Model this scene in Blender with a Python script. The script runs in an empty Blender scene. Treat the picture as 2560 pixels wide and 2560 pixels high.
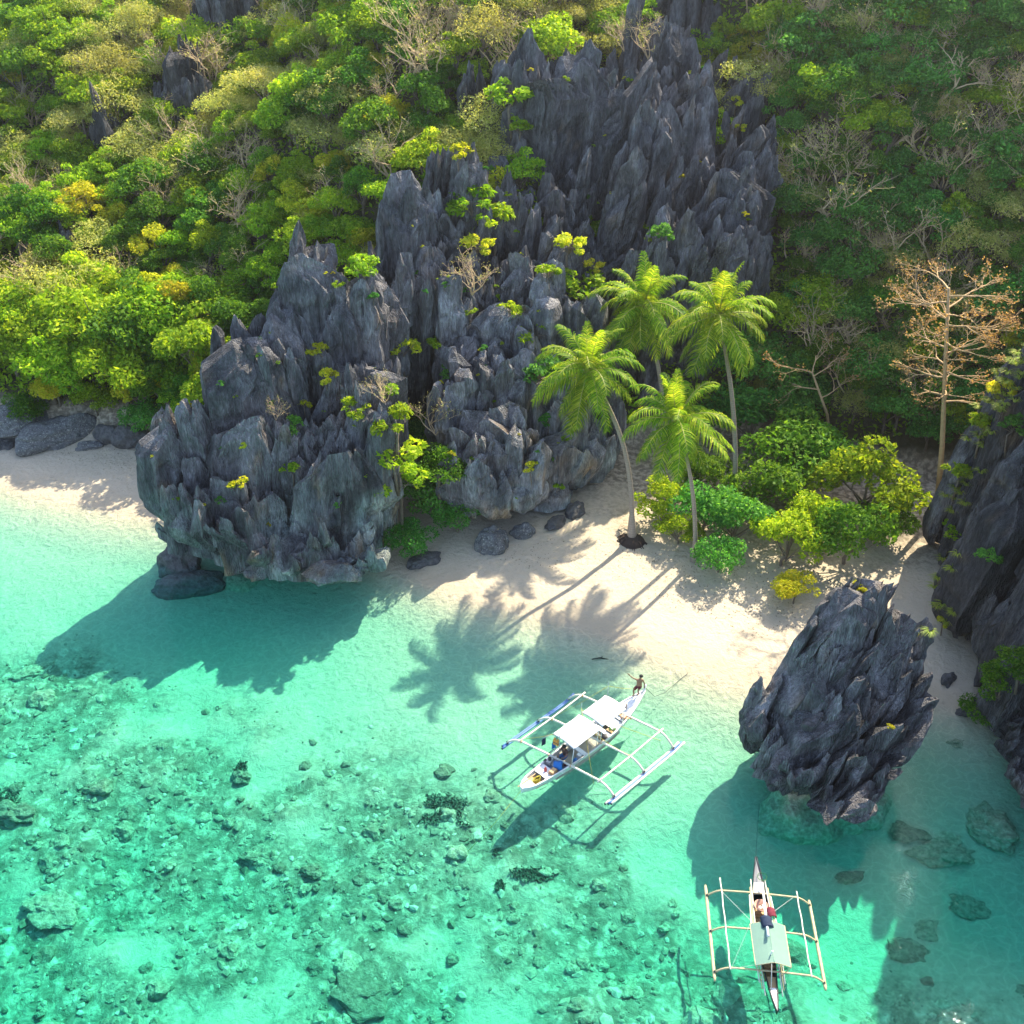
import bpy, bmesh, math, random
import numpy as np
from mathutils import Vector, Matrix
from mathutils.bvhtree import BVHTree

R = math.radians
SC = bpy.context.scene
COL = SC.collection

# ------------------------------------------------------------------ camera, sky, sun, exposure
CAM_H, PITCH, FPX = 45.0, R(34.0), 2745.0
cam_d = bpy.data.cameras.new('camera')
cam_d.sensor_fit = 'HORIZONTAL'
cam_d.angle = 2 * math.atan(1280 / FPX)
cam_d.clip_start, cam_d.clip_end = 0.5, 3000
cam = bpy.data.objects.new('camera', cam_d)
COL.objects.link(cam)
cam.location = (0, 0, CAM_H)
cam.rotation_euler = (R(90) - PITCH, 0, 0)
SC.camera = cam

SUN_EL, SUN_AZ = R(46.0), math.atan2(0.58, 0.81)     # azimuth clockwise from +Y
world = bpy.data.worlds.new('World')
SC.world = world
world.use_nodes = True
wn = world.node_tree
wn.nodes.clear()
sky = wn.nodes.new('ShaderNodeTexSky')
sky.sky_type = 'NISHITA'
sky.sun_disc = False
sky.sun_elevation = SUN_EL
sky.sun_rotation = SUN_AZ
sky.air_density, sky.dust_density, sky.ozone_density = 0.8, 1.3, 0.8
bg = wn.nodes.new('ShaderNodeBackground')
bg.inputs['Strength'].default_value = 0.14
wo = wn.nodes.new('ShaderNodeOutputWorld')
wn.links.new(sky.outputs[0], bg.inputs[0])
wn.links.new(bg.outputs[0], wo.inputs[0])

sun_d = bpy.data.lights.new('sun', 'SUN')
sun_d.energy = 3.3
sun_d.angle = R(0.53)
sun_d.color = (1.0, 0.91, 0.72)
sun = bpy.data.objects.new('sun', sun_d)
COL.objects.link(sun)
sdir = Vector((math.sin(SUN_AZ) * math.cos(SUN_EL), math.cos(SUN_AZ) * math.cos(SUN_EL), math.sin(SUN_EL)))
sun.rotation_euler = sdir.to_track_quat('Z', 'Y').to_euler()
sun.location = (60, 90, 90)

SC.view_settings.view_transform = 'Standard'
SC.view_settings.look = 'None'
SC.view_settings.exposure = 1.82
SC.view_settings.gamma = 1.0
SC.render.engine = 'CYCLES'
SC.cycles.max_bounces = 6
SC.cycles.diffuse_bounces = 2
SC.cycles.transparent_max_bounces = 12
SC.cycles.volume_bounces = 0
SC.cycles.use_denoising = True

# ------------------------------------------------------------------ helpers
def ray(u, v):
    a, b = (u - 1280) / FPX, (v - 1280) / FPX
    return Vector((a, math.cos(PITCH) - b * math.sin(PITCH), -math.sin(PITCH) - b * math.cos(PITCH)))
def ground(u, v, z=0.0):
    d = ray(u, v); t = (z - CAM_H) / d.z
    return Vector((d.x * t, d.y * t, z))
def at_y(u, v, y):
    d = ray(u, v); t = y / d.y
    return Vector((d.x * t, y, CAM_H + d.z * t))

def tag(o, label=None, cat=None, group=None, kind=None):
    if label: o['label'] = label
    if cat: o['category'] = cat
    if group: o['group'] = group
    if kind: o['kind'] = kind
    return o
def empty(name, loc=(0, 0, 0), rz=0.0):
    o = bpy.data.objects.new(name, None)
    o.empty_display_size = 0.3
    o.location = loc; o.rotation_euler = (0, 0, rz)
    COL.objects.link(o)
    return o
def mesh_np(name, V, Q, mat=None, smooth=False, T=None):
    """mesh from numpy vertices, quads Q (n,4) and triangles T (n,3)"""
    me = bpy.data.meshes.new(name)
    V = np.asarray(V, np.float32)
    Q = np.zeros((0, 4), np.int32) if Q is None else np.asarray(Q, np.int32).reshape(-1, 4)
    T = np.zeros((0, 3), np.int32) if T is None else np.asarray(T, np.int32).reshape(-1, 3)
    me.vertices.add(len(V)); me.vertices.foreach_set('co', V.ravel())
    nl = Q.size + T.size
    me.loops.add(nl); me.loops.foreach_set('vertex_index', np.concatenate([Q.ravel(), T.ravel()]).astype(np.int32))
    nq, nt = len(Q), len(T)
    me.polygons.add(nq + nt)
    st = np.concatenate([np.arange(nq) * 4, nq * 4 + np.arange(nt) * 3]).astype(np.int32)
    me.polygons.foreach_set('loop_start', st)
    me.polygons.foreach_set('use_smooth', np.full(nq + nt, smooth))
    me.update(calc_edges=True)
    if mat is not None: me.materials.append(mat)
    return me
def obj(name, me, parent=None, loc=None):
    o = bpy.data.objects.new(name, me)
    COL.objects.link(o)
    if parent is not None: o.parent = parent
    if loc is not None: o.location = loc
    return o
class MB:
    """collects boxes, tubes and sheets; build() links them as one mesh object"""
    def __init__(s): s.v, s.f = [], []
    def add(s, V, Fs):
        b = len(s.v); s.v += [tuple(p) for p in V]; s.f += [tuple(i + b for i in f) for f in Fs]
        return s
    def box(s, c, d, rz=0.0, M=None):
        x, y, z = d[0] / 2, d[1] / 2, d[2] / 2
        V = [Vector(p) for p in ((-x, -y, -z), (x, -y, -z), (x, y, -z), (-x, y, -z), (-x, -y, z), (x, -y, z), (x, y, z), (-x, y, z))]
        m = M if M is not None else Matrix.Rotation(rz, 3, 'Z')
        V = [m @ p + Vector(c) for p in V]
        return s.add(V, [(0, 3, 2, 1), (4, 5, 6, 7), (0, 1, 5, 4), (1, 2, 6, 5), (2, 3, 7, 6), (3, 0, 4, 7)])
    def tube(s, pts, r, n=8, cap=True, flat=1.0):
        pts = [Vector(p) for p in pts]
        rs = r if isinstance(r, (list, tuple)) else [r] * len(pts)
        V = []; pu = None
        for i, p in enumerate(pts):
            t = (pts[min(i + 1, len(pts) - 1)] - pts[max(i - 1, 0)]).normalized()
            if pu is None: pu = t.orthogonal().normalized()
            u = (pu - t * pu.dot(t)).normalized(); w = t.cross(u); pu = u
            for k in range(n):
                a = 2 * math.pi * k / n
                V.append(p + (u * math.cos(a) + w * math.sin(a) * flat) * rs[i])
        Fs = []
        for i in range(len(pts) - 1):
            for k in range(n):
                Fs.append((i * n + k, i * n + (k + 1) % n, (i + 1) * n + (k + 1) % n, (i + 1) * n + k))
        if cap:
            Fs.append(tuple(range(n))[::-1]); Fs.append(tuple((len(pts) - 1) * n + k for k in range(n)))
        return s.add(V, Fs)
    def grid(s, P):
        """P: rows of points"""
        n, m = len(P), len(P[0])
        return s.add([p for r in P for p in r], [(i * m + j, i * m + j + 1, (i + 1) * m + j + 1, (i + 1) * m + j) for i in range(n - 1) for j in range(m - 1)])
    def lathe(s, prof, c=(0, 0, 0), n=20, M=None):
        V = []
        m = M if M is not None else Matrix.Identity(3)
        for r, z in prof:
            for k in range(n):
                a = 2 * math.pi * k / n
                V.append(m @ Vector((r * math.cos(a), r * math.sin(a), z)) + Vector(c))
        return s.add(V, [(i * n + k, i * n + (k + 1) % n, (i + 1) * n + (k + 1) % n, (i + 1) * n + k) for i in range(len(prof) - 1) for k in range(n)])
    def mesh(s, name, mat, smooth=False):
        me = bpy.data.meshes.new(name)
        me.from_pydata(s.v, [], s.f); me.update()
        if smooth: me.polygons.foreach_set('use_smooth', np.full(len(me.polygons), True))
        if mat is not None: me.materials.append(mat)
        return me
    def build(s, name, mat, parent=None, smooth=False, bevel=0.0):
        o = obj(name, s.mesh(name, mat, smooth), parent)
        if bevel:
            b = o.modifiers.new('bevel', 'BEVEL'); b.width = bevel; b.segments = 2
        return o

# value noise in numpy
def _h(ix, iy, iz, s):
    n = (ix * 374761393 + iy * 668265263 + iz * 1442695041 + s * 974634777) & 0xFFFFFFFF
    n = ((n ^ (n >> 13)) * 1274126177) & 0xFFFFFFFF
    n = ((n ^ (n >> 15)) * 2246822519) & 0xFFFFFFFF
    return ((n ^ (n >> 16)) & 0xFFFFFF) / float(0xFFFFFF)
def noise(x, y, z=0.0, s=0):
    """-1..1"""
    x, y, z = np.broadcast_arrays(np.asarray(x, float), np.asarray(y, float), np.asarray(z, float))
    fx, fy, fz = np.floor(x), np.floor(y), np.floor(z)
    ix, iy, iz = fx.astype(np.int64), fy.astype(np.int64), fz.astype(np.int64)
    tx, ty, tz = x - fx, y - fy, z - fz
    tx, ty, tz = (t * t * (3 - 2 * t) for t in (tx, ty, tz))
    r = 0
    for dx in (0, 1):
        wx = tx if dx else 1 - tx
        for dy in (0, 1):
            wy = ty if dy else 1 - ty
            for dz in (0, 1):
                r = r + wx * wy * (tz if dz else 1 - tz) * _h(ix + dx, iy + dy, iz + dz, s)
    return r * 2 - 1
def fbm(x, y, z=0.0, s=0, o=4, g=0.5):
    a, t, n = 1.0, 0.0, 0.0
    for i in range(o):
        t = t + a * noise(x * 2 ** i, y * 2 ** i, z * 2 ** i, s + i * 7); n += a; a *= g
    return t / n
def inside(px, py, poly):
    px, py = np.asarray(px), np.asarray(py)
    r = np.zeros(px.shape, bool); n = len(poly)
    for i in range(n):
        (x1, y1), (x2, y2) = poly[i], poly[(i + 1) % n]
        c = ((y1 > py) != (y2 > py)) & (px < (x2 - x1) * (py - y1) / ((y2 - y1) or 1e-9) + x1)
        r ^= c
    return r
def edge_dist(px, py, poly):
    px, py = np.asarray(px, float), np.asarray(py, float)
    d = np.full(px.shape, 1e9); n = len(poly)
    for i in range(n):
        (x1, y1), (x2, y2) = poly[i], poly[(i + 1) % n]
        ex, ey = x2 - x1, y2 - y1
        t = np.clip(((px - x1) * ex + (py - y1) * ey) / (ex * ex + ey * ey), 0, 1)
        d = np.minimum(d, np.hypot(px - x1 - t * ex, py - y1 - t * ey))
    return d

# ------------------------------------------------------------------ materials
class NT:
    def __init__(s, name):
        s.m = bpy.data.materials.new(name); s.m.use_nodes = True
        s.t = s.m.node_tree; s.t.nodes.clear()
        s.out = s.t.nodes.new('ShaderNodeOutputMaterial')
    def n(s, typ, **kw):
        nd = s.t.nodes.new(typ)
        for k, v in kw.items():
            if k.startswith('_'): setattr(nd, k[1:], v)
            else:
                key = k.replace('__', ' ')
                if key in nd.inputs: s.put(nd.inputs[key], v)
        return nd
    def put(s, sock, v):
        if isinstance(v, bpy.types.NodeSocket): s.t.links.new(v, sock)
        else: sock.default_value = (*v, 1) if isinstance(v, tuple) and len(v) == 3 and sock.type == 'RGBA' else v
    def noise(s, scale, vec=None, detail=4, rough=0.55, dist=0.0):
        nd = s.n('ShaderNodeTexNoise', Scale=scale, Detail=detail, Roughness=rough, Distortion=dist)
        if vec is not None: s.put(nd.inputs['Vector'], vec)
        return nd.outputs['Fac']
    def ramp(s, fac, stops, interp='LINEAR'):
        nd = s.t.nodes.new('ShaderNodeValToRGB'); s.put(nd.inputs[0], fac)
        cr = nd.color_ramp; cr.interpolation = interp
        while len(cr.elements) < len(stops): cr.elements.new(0.5)
        for e, (p, c) in zip(cr.elements, stops):
            e.position = p; e.color = (*c, 1) if isinstance(c, tuple) else (c, c, c, 1)
        return nd.outputs[0]
    def mix(s, fac, a, b, blend='MIX'):
        nd = s.t.nodes.new('ShaderNodeMix'); nd.data_type = 'RGBA'; nd.blend_type = blend
        s.put(nd.inputs[0], fac); s.put(nd.inputs[6], a); s.put(nd.inputs[7], b)
        return nd.outputs[2]
    def math(s, op, a, b=0.0, c=0.0, clamp=False):
        nd = s.t.nodes.new('ShaderNodeMath'); nd.operation = op; nd.use_clamp = clamp
        for i, v in enumerate((a, b, c)): s.put(nd.inputs[i], v)
        return nd.outputs[0]
    def mapr(s, v, a, b, c=0.0, d=1.0):
        nd = s.n('ShaderNodeMapRange'); s.put(nd.inputs[0], v)
        for i, q in enumerate((a, b, c, d)): nd.inputs[i + 1].default_value = q
        return nd.outputs[0]
    def scalev(s, vec, sc):
        nd = s.n('ShaderNodeMapping'); s.put(nd.inputs['Vector'], vec); nd.inputs['Scale'].default_value = sc
        return nd.outputs[0]
    def bump(s, h, strength=0.5, dist=0.1):
        nd = s.n('ShaderNodeBump', Strength=strength, Distance=dist); s.put(nd.inputs['Height'], h)
        return nd.outputs[0]
    def surf(s, sh): s.t.links.new(sh, s.out.inputs['Surface']); return s.m
    def princ(s, col, rough=0.6, normal=None, **kw):
        nd = s.n('ShaderNodeBsdfPrincipled'); s.put(nd.inputs['Base Color'], col); s.put(nd.inputs['Roughness'], rough)
        if normal is not None: s.put(nd.inputs['Normal'], normal)
        for k, v in kw.items(): s.put(nd.inputs[k.replace('__', ' ')], v)
        return s.surf(nd.outputs[0])
    def pos(s): return s.n('ShaderNodeNewGeometry').outputs['Position']
    def objpos(s): return s.n('ShaderNodeTexCoord').outputs['Object']

def simple(name, col, rough=0.6, var=0.12, scale=6.0, **kw):
    t = NT(name)
    c2 = tuple(max(0.0, x * (1 - var * 2.2)) for x in col)
    c = t.mix(t.noise(scale, t.objpos(), 5), c2, tuple(min(1.0, x * (1 + var)) for x in col))
    return t.princ(c, rough, t.bump(t.noise(scale * 5, t.objpos(), 4), 0.15, 0.02), **kw)

def mat_rock(name):
    """limestone: the tint, with sunlit rims and crevice shade painted in, is stored per vertex, grain and fine relief come from noise"""
    t = NT(name); p = t.pos()
    at = t.n('ShaderNodeAttribute', _attribute_name='tint')
    f = t.noise(4.5, t.scalev(p, (1.0, 1.0, 0.30)), 4, 0.70, 0.3)
    r = t.noise(6.5, t.scalev(p, (1.0, 1.0, 0.07)), 2, 0.6)          # rain runnels
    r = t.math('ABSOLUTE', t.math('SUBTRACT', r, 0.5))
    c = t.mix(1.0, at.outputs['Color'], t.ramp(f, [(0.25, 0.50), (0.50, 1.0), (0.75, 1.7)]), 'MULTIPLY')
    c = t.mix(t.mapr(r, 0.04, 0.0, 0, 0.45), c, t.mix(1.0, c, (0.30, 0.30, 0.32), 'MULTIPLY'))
    h = t.math('ADD', f, t.math('MULTIPLY', r, 2.2))
    return t.princ(c, 0.95, t.bump(h, 1.0, 0.26), Specular__IOR__Level=0.05)

def mat_leaf(name, ca, cb, cc, trans=0.45, patch=0.5):
    """leaf blade: colour varies leaf by leaf, tree by tree and clump by clump"""
    t = NT(name)
    g = t.n('ShaderNodeNewGeometry'); oi = t.n('ShaderNodeObjectInfo')
    isl = g.outputs['Random Per Island']
    c = t.ramp(isl, [(0.0, ca), (0.55, cb), (1.0, cc)])
    cl = t.mapr(t.noise(patch, t.objpos(), 3), 0.35, 0.65)
    c = t.mix(t.math('MULTIPLY', cl, 0.45), c, ca)
    hs = t.n('ShaderNodeHueSaturation'); t.put(hs.inputs['Color'], c)
    t.put(hs.inputs['Hue'], t.mapr(oi.outputs['Random'], 0, 1, 0.472, 0.506))
    t.put(hs.inputs['Value'], t.mapr(t.math('FRACT', t.math('MULTIPLY', oi.outputs['Random'], 7.3)), 0, 1, 0.85, 1.35))
    c = hs.outputs[0]
    d = t.n('ShaderNodeBsdfPrincipled'); t.put(d.inputs['Base Color'], c); d.inputs['Roughness'].default_value = 0.5
    d.inputs['Specular IOR Level'].default_value = 0.08
    tr = t.n('ShaderNodeBsdfTranslucent')
    t.put(tr.inputs['Color'], t.mix(1.0, c, (1.7, 1.55, 0.65), 'MULTIPLY'))
    m = t.n('ShaderNodeMixShader'); m.inputs[0].default_value = trans
    t.t.links.new(d.outputs[0], m.inputs[1]); t.t.links.new(tr.outputs[0], m.inputs[2])
    return t.surf(m.outputs[0])

# ------------------------------------------------------------------ terrain: sea bed, beach and hills in one sheet
_SX = [-400, -120, -60, -38.5, -34.3, -29.9, -26, -18, -7.4, -4.7, -0.8, 3.0, 6.9, 10.1, 13.4, 18, 25, 30, 80, 400]
_SY = [150, 90, 77, 69.1, 67.5, 65.7, 65.0, 62, 57.7, 56.0, 53.6, 52.4, 50.9, 49.1, 47.4, 46.2, 45.2, 42, 20, -60]
_HX = [-400, -120, -41.8, -28, -20, -8, -3, 2, 6.5, 11, 20, 26, 30, 36, 60, 400]
_HY = [170, 96, 77.4, 76.0, 73, 70.5, 68, 68.5, 71, 75, 75, 73, 71, 68, 60, 0]
_RY = [-400, 15, 30, 36, 40, 45, 48, 54, 60, 66, 72, 80]
_RX = [140, 40, 30, 28.2, 28.0, 29.0, 29.4, 30.4, 32, 34.5, 39, 46]
def smooth_interp(x, X, Yv, w):
    return (np.interp(x - w, X, Yv) + np.interp(x - w / 2, X, Yv) + np.interp(x, X, Yv) + np.interp(x + w / 2, X, Yv) + np.interp(x + w, X, Yv)) / 5
def terrain_z(x, y, detail=True):
    x, y = np.asarray(x, float), np.asarray(y, float)
    ys = smooth_interp(x, _SX, _SY, 2.0) + noise(x * 0.22, y * 0.0, 0, 3) * 0.5
    d = (y - ys - 1.3) * 0.86
    sea = -0.21 * np.clip(-d, 0, 4) - 0.066 * np.clip(-d - 4, 0, 22) - 0.03 * np.clip(-d - 28, 0, 60)
    z = np.where(d < 0, sea, 0.06 * np.clip(d, 0, 18))
    sea_ = d < 0
    z = z - sea_ * np.clip(-d / 2.5, 0, 1) * 0.7 * np.exp(-(((x + 19) / 9) ** 2 + ((y - 54) / 7) ** 2))
    z = z - sea_ * np.clip(-d / 3, 0, 1) * 1.3 * np.exp(-(((x - 17) / 10) ** 2 + ((y - 34) / 6) ** 2))
    reef = np.clip((-d - 7) / 10, 0, 1)
    if detail:
        z = z + reef * (fbm(x * 0.35, y * 0.35, 0, 11, 4) * 0.42 + np.maximum(0, fbm(x * 0.9, y * 0.9, 0, 17, 3)) * 0.35)
        z = z + (d > 0.5) * fbm(x * 0.5, y * 0.5, 0, 5, 4) * 0.10 * np.clip((d - 0.5) / 4, 0, 1)
    # back hill
    yh = smooth_interp(x, _HX, _HY, 3.0) + noise(x * 0.12, 0, 0, 9) * 1.5
    sl = np.interp(x, [-60, -25, -10, 0, 20, 26, 40], [0.56, 0.58, 0.90, 1.02, 1.04, 1.08, 1.15])
    h = y - yh
    hill = sl * np.clip(h, 0, 26) + 0.62 * np.clip(h - 26, 0, 40) + 0.15 * np.clip(h - 66, 0, 400)
    # right-hand slope
    xr = np.interp(y, _RY, _RX)
    r = x - xr
    rh = 1.25 * np.clip(r, 0, 14) + 0.7 * np.clip(r - 14, 0, 22) + 0.1 * np.clip(r - 36, 0, 400)
    up = np.maximum(hill, rh)
    if detail:
        up = up + np.clip(up / 4, 0, 1) * (fbm(x * 0.09, y * 0.09, 0, 21, 3) * 3.2 + fbm(x * 0.4, y * 0.4, 0, 23, 3) * 0.8)
    return np.where(up > 0, np.maximum(z, 0) * 0 + z + up, z)

def axis(lo, a, b, hi, fine, n):
    l = a - np.geomspace(1, a - lo + 1, n)[::-1] + 1
    h = b + np.geomspace(1, hi - b + 1, n) - 1
    return np.concatenate([l[:-1], np.arange(a, b, fine), h])
gx, gy = axis(-900, -64, 52, 900, 0.45, 18), axis(-900, 16, 126, 900, 0.45, 18)
GX, GY = np.meshgrid(gx, gy)
GZ = terrain_z(GX, GY)
nx, ny = len(gx), len(gy)
def tz(x, y):
    """height of the terrain sheet at a point"""
    i = min(max(int(np.searchsorted(gx, x)) - 1, 0), nx - 2); j = min(max(int(np.searchsorted(gy, y)) - 1, 0), ny - 2)
    a, b = (x - gx[i]) / (gx[i + 1] - gx[i]), (y - gy[j]) / (gy[j + 1] - gy[j])
    return float((GZ[j, i] * (1 - a) + GZ[j, i + 1] * a) * (1 - b) + (GZ[j + 1, i] * (1 - a) + GZ[j + 1, i + 1] * a) * b)
def reefiness(x, y):
    """where coral rubble covers the sand: away from the shore, in patches"""
    ys = smooth_interp(x, _SX, _SY, 2.0); d = (ys - y) * 0.86
    d = d + 1.6 * fbm(x * 0.3, y * 0.3, 0, 94, 3)
    m = np.clip((d - 9.0) / 5, 0, 1) * np.where(x > 6, np.clip((d - 12.5) / 4, 0, 1), 1) * np.clip(1 - np.exp(-(((x + 15) / 8) ** 2 + ((y - 53) / 4.5) ** 2)) * 1.5, 0, 1)
    return m * np.clip(fbm(x * 0.28, y * 0.28, 0, 95, 3) * 1.4 + 0.84, 0, 1)
I = np.arange(nx * ny).reshape(ny, nx)
Q = np.stack([I[:-1, :-1], I[:-1, 1:], I[1:, 1:], I[1:, :-1]], -1).reshape(-1, 4)

t = NT('sand_seabed_and_soil'); p = t.pos()
sx = t.n('ShaderNodeSeparateXYZ'); t.put(sx.inputs[0], p)
z = sx.outputs[2]
n1, n2, n3 = t.noise(0.5, p, 3), t.noise(3.0, p, 3), t.noise(14.0, p, 2)
sand = t.mix(n2, (0.50, 0.41, 0.29), (0.60, 0.51, 0.38))
sand = t.mix(t.mapr(n3, 0.56, 0.72, 0, 0.30), sand, (0.30, 0.24, 0.17))
damp = t.mapr(t.math('ADD', z, t.math('MULTIPLY', n1, 0.10)), 0.20, 0.10)
sand = t.mix(t.math('MULTIPLY', damp, 0.55), sand, (0.40, 0.33, 0.23))
litter = t.math('MULTIPLY', t.mapr(t.math('ADD', z, t.math('MULTIPLY', n1, 0.8)), 0.95, 1.4), t.mapr(n2, 0.38, 0.58))
sand = t.mix(t.math('MULTIPLY', litter, 0.8), sand, (0.15, 0.115, 0.08))
# reef flat: rubble, algae and sand patches
ra = t.n('ShaderNodeAttribute', _attribute_name='reef'); deep = t.mapr(t.math('ADD', ra.outputs['Fac'], t.math('MULTIPLY', t.math('SUBTRACT', n2, 0.5), 1.0)), 0.05, 0.60)
rub = t.noise(1.5, p, 5, 0.68, 0.5)
wv = t.n('ShaderNodeVectorMath', _operation='MULTIPLY_ADD'); wn_ = t.n('ShaderNodeTexNoise', _noise_dimensions='2D', Scale=1.8, Detail=2.0); t.put(wn_.inputs['Vector'], p)
t.put(wv.inputs[0], wn_.outputs['Color']); wv.inputs[1].default_value = (0.8, 0.8, 0.8); t.put(wv.inputs[2], p)
vor = t.n('ShaderNodeTexVoronoi', _voronoi_dimensions='2D', Scale=1.5); t.put(vor.inputs['Vector'], wv.outputs[0])
vo2 = t.n('ShaderNodeTexVoronoi', _voronoi_dimensions='2D', Scale=3.4); t.put(vo2.inputs['Vector'], wv.outputs[0])
rc = t.ramp(rub, [(0.30, (0.13, 0.135, 0.085)), (0.46, (0.26, 0.24, 0.165)), (0.58, (0.38, 0.34, 0.24)), (0.74, (0.52, 0.46, 0.34))])
sxc = t.n('ShaderNodeSeparateColor'); t.put(sxc.inputs[0], vor.outputs['Color'])
rc = t.mix(1.0, rc, t.ramp(sxc.outputs[0], [(0, 0.65), (1, 1.35)]), 'MULTIPLY')
crv = t.math('MAXIMUM', t.mapr(vor.outputs['Distance'], 0.42, 0.62, 0, 0.55), t.mapr(vo2.outputs['Distance'], 0.45, 0.65, 0, 0.40))
rc = t.mix(crv, rc, (0.10, 0.105, 0.07))
floorc = t.mix(deep, sand, rc)
soil = t.mix(n2, (0.035, 0.040, 0.018), (0.10, 0.085, 0.05))
hl = t.mapr(t.math('ADD', z, t.math('MULTIPLY', n1, 1.0)), 2.5, 3.3)
col = t.mix(hl, floorc, soil)
bh = t.math('ADD', t.math('MULTIPLY', n2, 0.5), t.math('MULTIPLY', rub, 1.2))
M_GROUND = t.princ(col, 0.9, t.bump(bh, 0.7, 0.22), Specular__IOR__Level=0.15)
terrain = obj('terrain', mesh_np('terrain', np.stack([GX.ravel(), GY.ravel(), GZ.ravel()], 1), Q, M_GROUND, True))
ra_ = terrain.data.attributes.new('reef', 'FLOAT', 'POINT'); ra_.data.foreach_set('value', reefiness(GX.ravel(), GY.ravel()).astype(np.float32))
tag(terrain, 'pale sand beach, rubble sea bed and dark forest soil of the cove', 'terrain', kind='structure')

# ------------------------------------------------------------------ water: a closed body that tints with depth
t = NT('clear_turquoise_water'); p = t.pos()
w1 = t.noise(1.5, t.scalev(p, (1.0, 1.9, 1)), 2, 0.55, 0.6)
w2 = t.noise(5.0, t.scalev(p, (1.0, 1.6, 1)), 2, 0.6, 0.8)
h = t.math('ADD', w1, t.math('MULTIPLY', w2, 0.35))
nb = t.bump(h, 0.18, 0.10)
# caustic net painted into the transmission colour: a cell pattern with brightened lines
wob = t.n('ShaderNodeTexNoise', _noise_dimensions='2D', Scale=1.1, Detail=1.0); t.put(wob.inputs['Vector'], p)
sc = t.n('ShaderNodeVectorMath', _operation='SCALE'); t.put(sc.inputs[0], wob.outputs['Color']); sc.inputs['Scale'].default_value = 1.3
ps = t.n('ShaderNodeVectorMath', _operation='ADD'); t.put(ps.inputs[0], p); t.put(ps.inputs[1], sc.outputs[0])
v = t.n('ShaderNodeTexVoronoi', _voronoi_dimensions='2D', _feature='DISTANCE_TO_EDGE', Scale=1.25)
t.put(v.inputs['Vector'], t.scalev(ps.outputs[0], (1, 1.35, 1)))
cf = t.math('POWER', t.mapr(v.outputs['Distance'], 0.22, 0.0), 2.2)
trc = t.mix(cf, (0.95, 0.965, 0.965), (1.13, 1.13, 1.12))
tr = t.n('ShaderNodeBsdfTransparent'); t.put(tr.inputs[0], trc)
gl = t.n('ShaderNodeBsdfGlossy'); gl.inputs['Roughness'].default_value = 0.03; t.put(gl.inputs['Normal'], nb)
ge = t.n('ShaderNodeNewGeometry'); dt = t.n('ShaderNodeVectorMath', _operation='DOT_PRODUCT')
t.put(dt.inputs[0], ge.outputs['Incoming']); t.put(dt.inputs[1], nb)
f5 = t.math('POWER', t.math('SUBTRACT', 1.0, t.math('ABSOLUTE', dt.outputs['Value']), clamp=True), 5.0)
mx = t.n('ShaderNodeMixShader'); t.put(mx.inputs[0], t.math('MULTIPLY_ADD', f5, 0.6, 0.005))
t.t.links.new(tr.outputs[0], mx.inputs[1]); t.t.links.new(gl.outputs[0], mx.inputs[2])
va = t.n('ShaderNodeVolumeAbsorption'); va.inputs['Color'].default_value = (0.0, 0.935, 0.855, 1); va.inputs['Density'].default_value = 0.41
t.t.links.new(va.outputs[0], t.out.inputs['Volume'])
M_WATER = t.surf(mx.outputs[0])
mb = MB()
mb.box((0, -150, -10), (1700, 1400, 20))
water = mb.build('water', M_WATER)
tag(water, 'clear turquoise water of the shallow bay', 'water', kind='structure')

# ------------------------------------------------------------------ limestone formations
def idw(x, y, C, p=5.5):
    x = x + 0.9 * noise(x * 0.45, y * 0.45, 0, 51); y = y + 0.9 * noise(x * 0.45, y * 0.45, 0, 52)
    C = np.asarray(C, float)
    d = np.hypot(x[:, None] - C[None, :, 0], (y[:, None] - C[None, :, 1])) + 0.15
    w = d ** -p
    return (w * C[None, :, 2]).sum(1) / w.sum(1)

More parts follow.
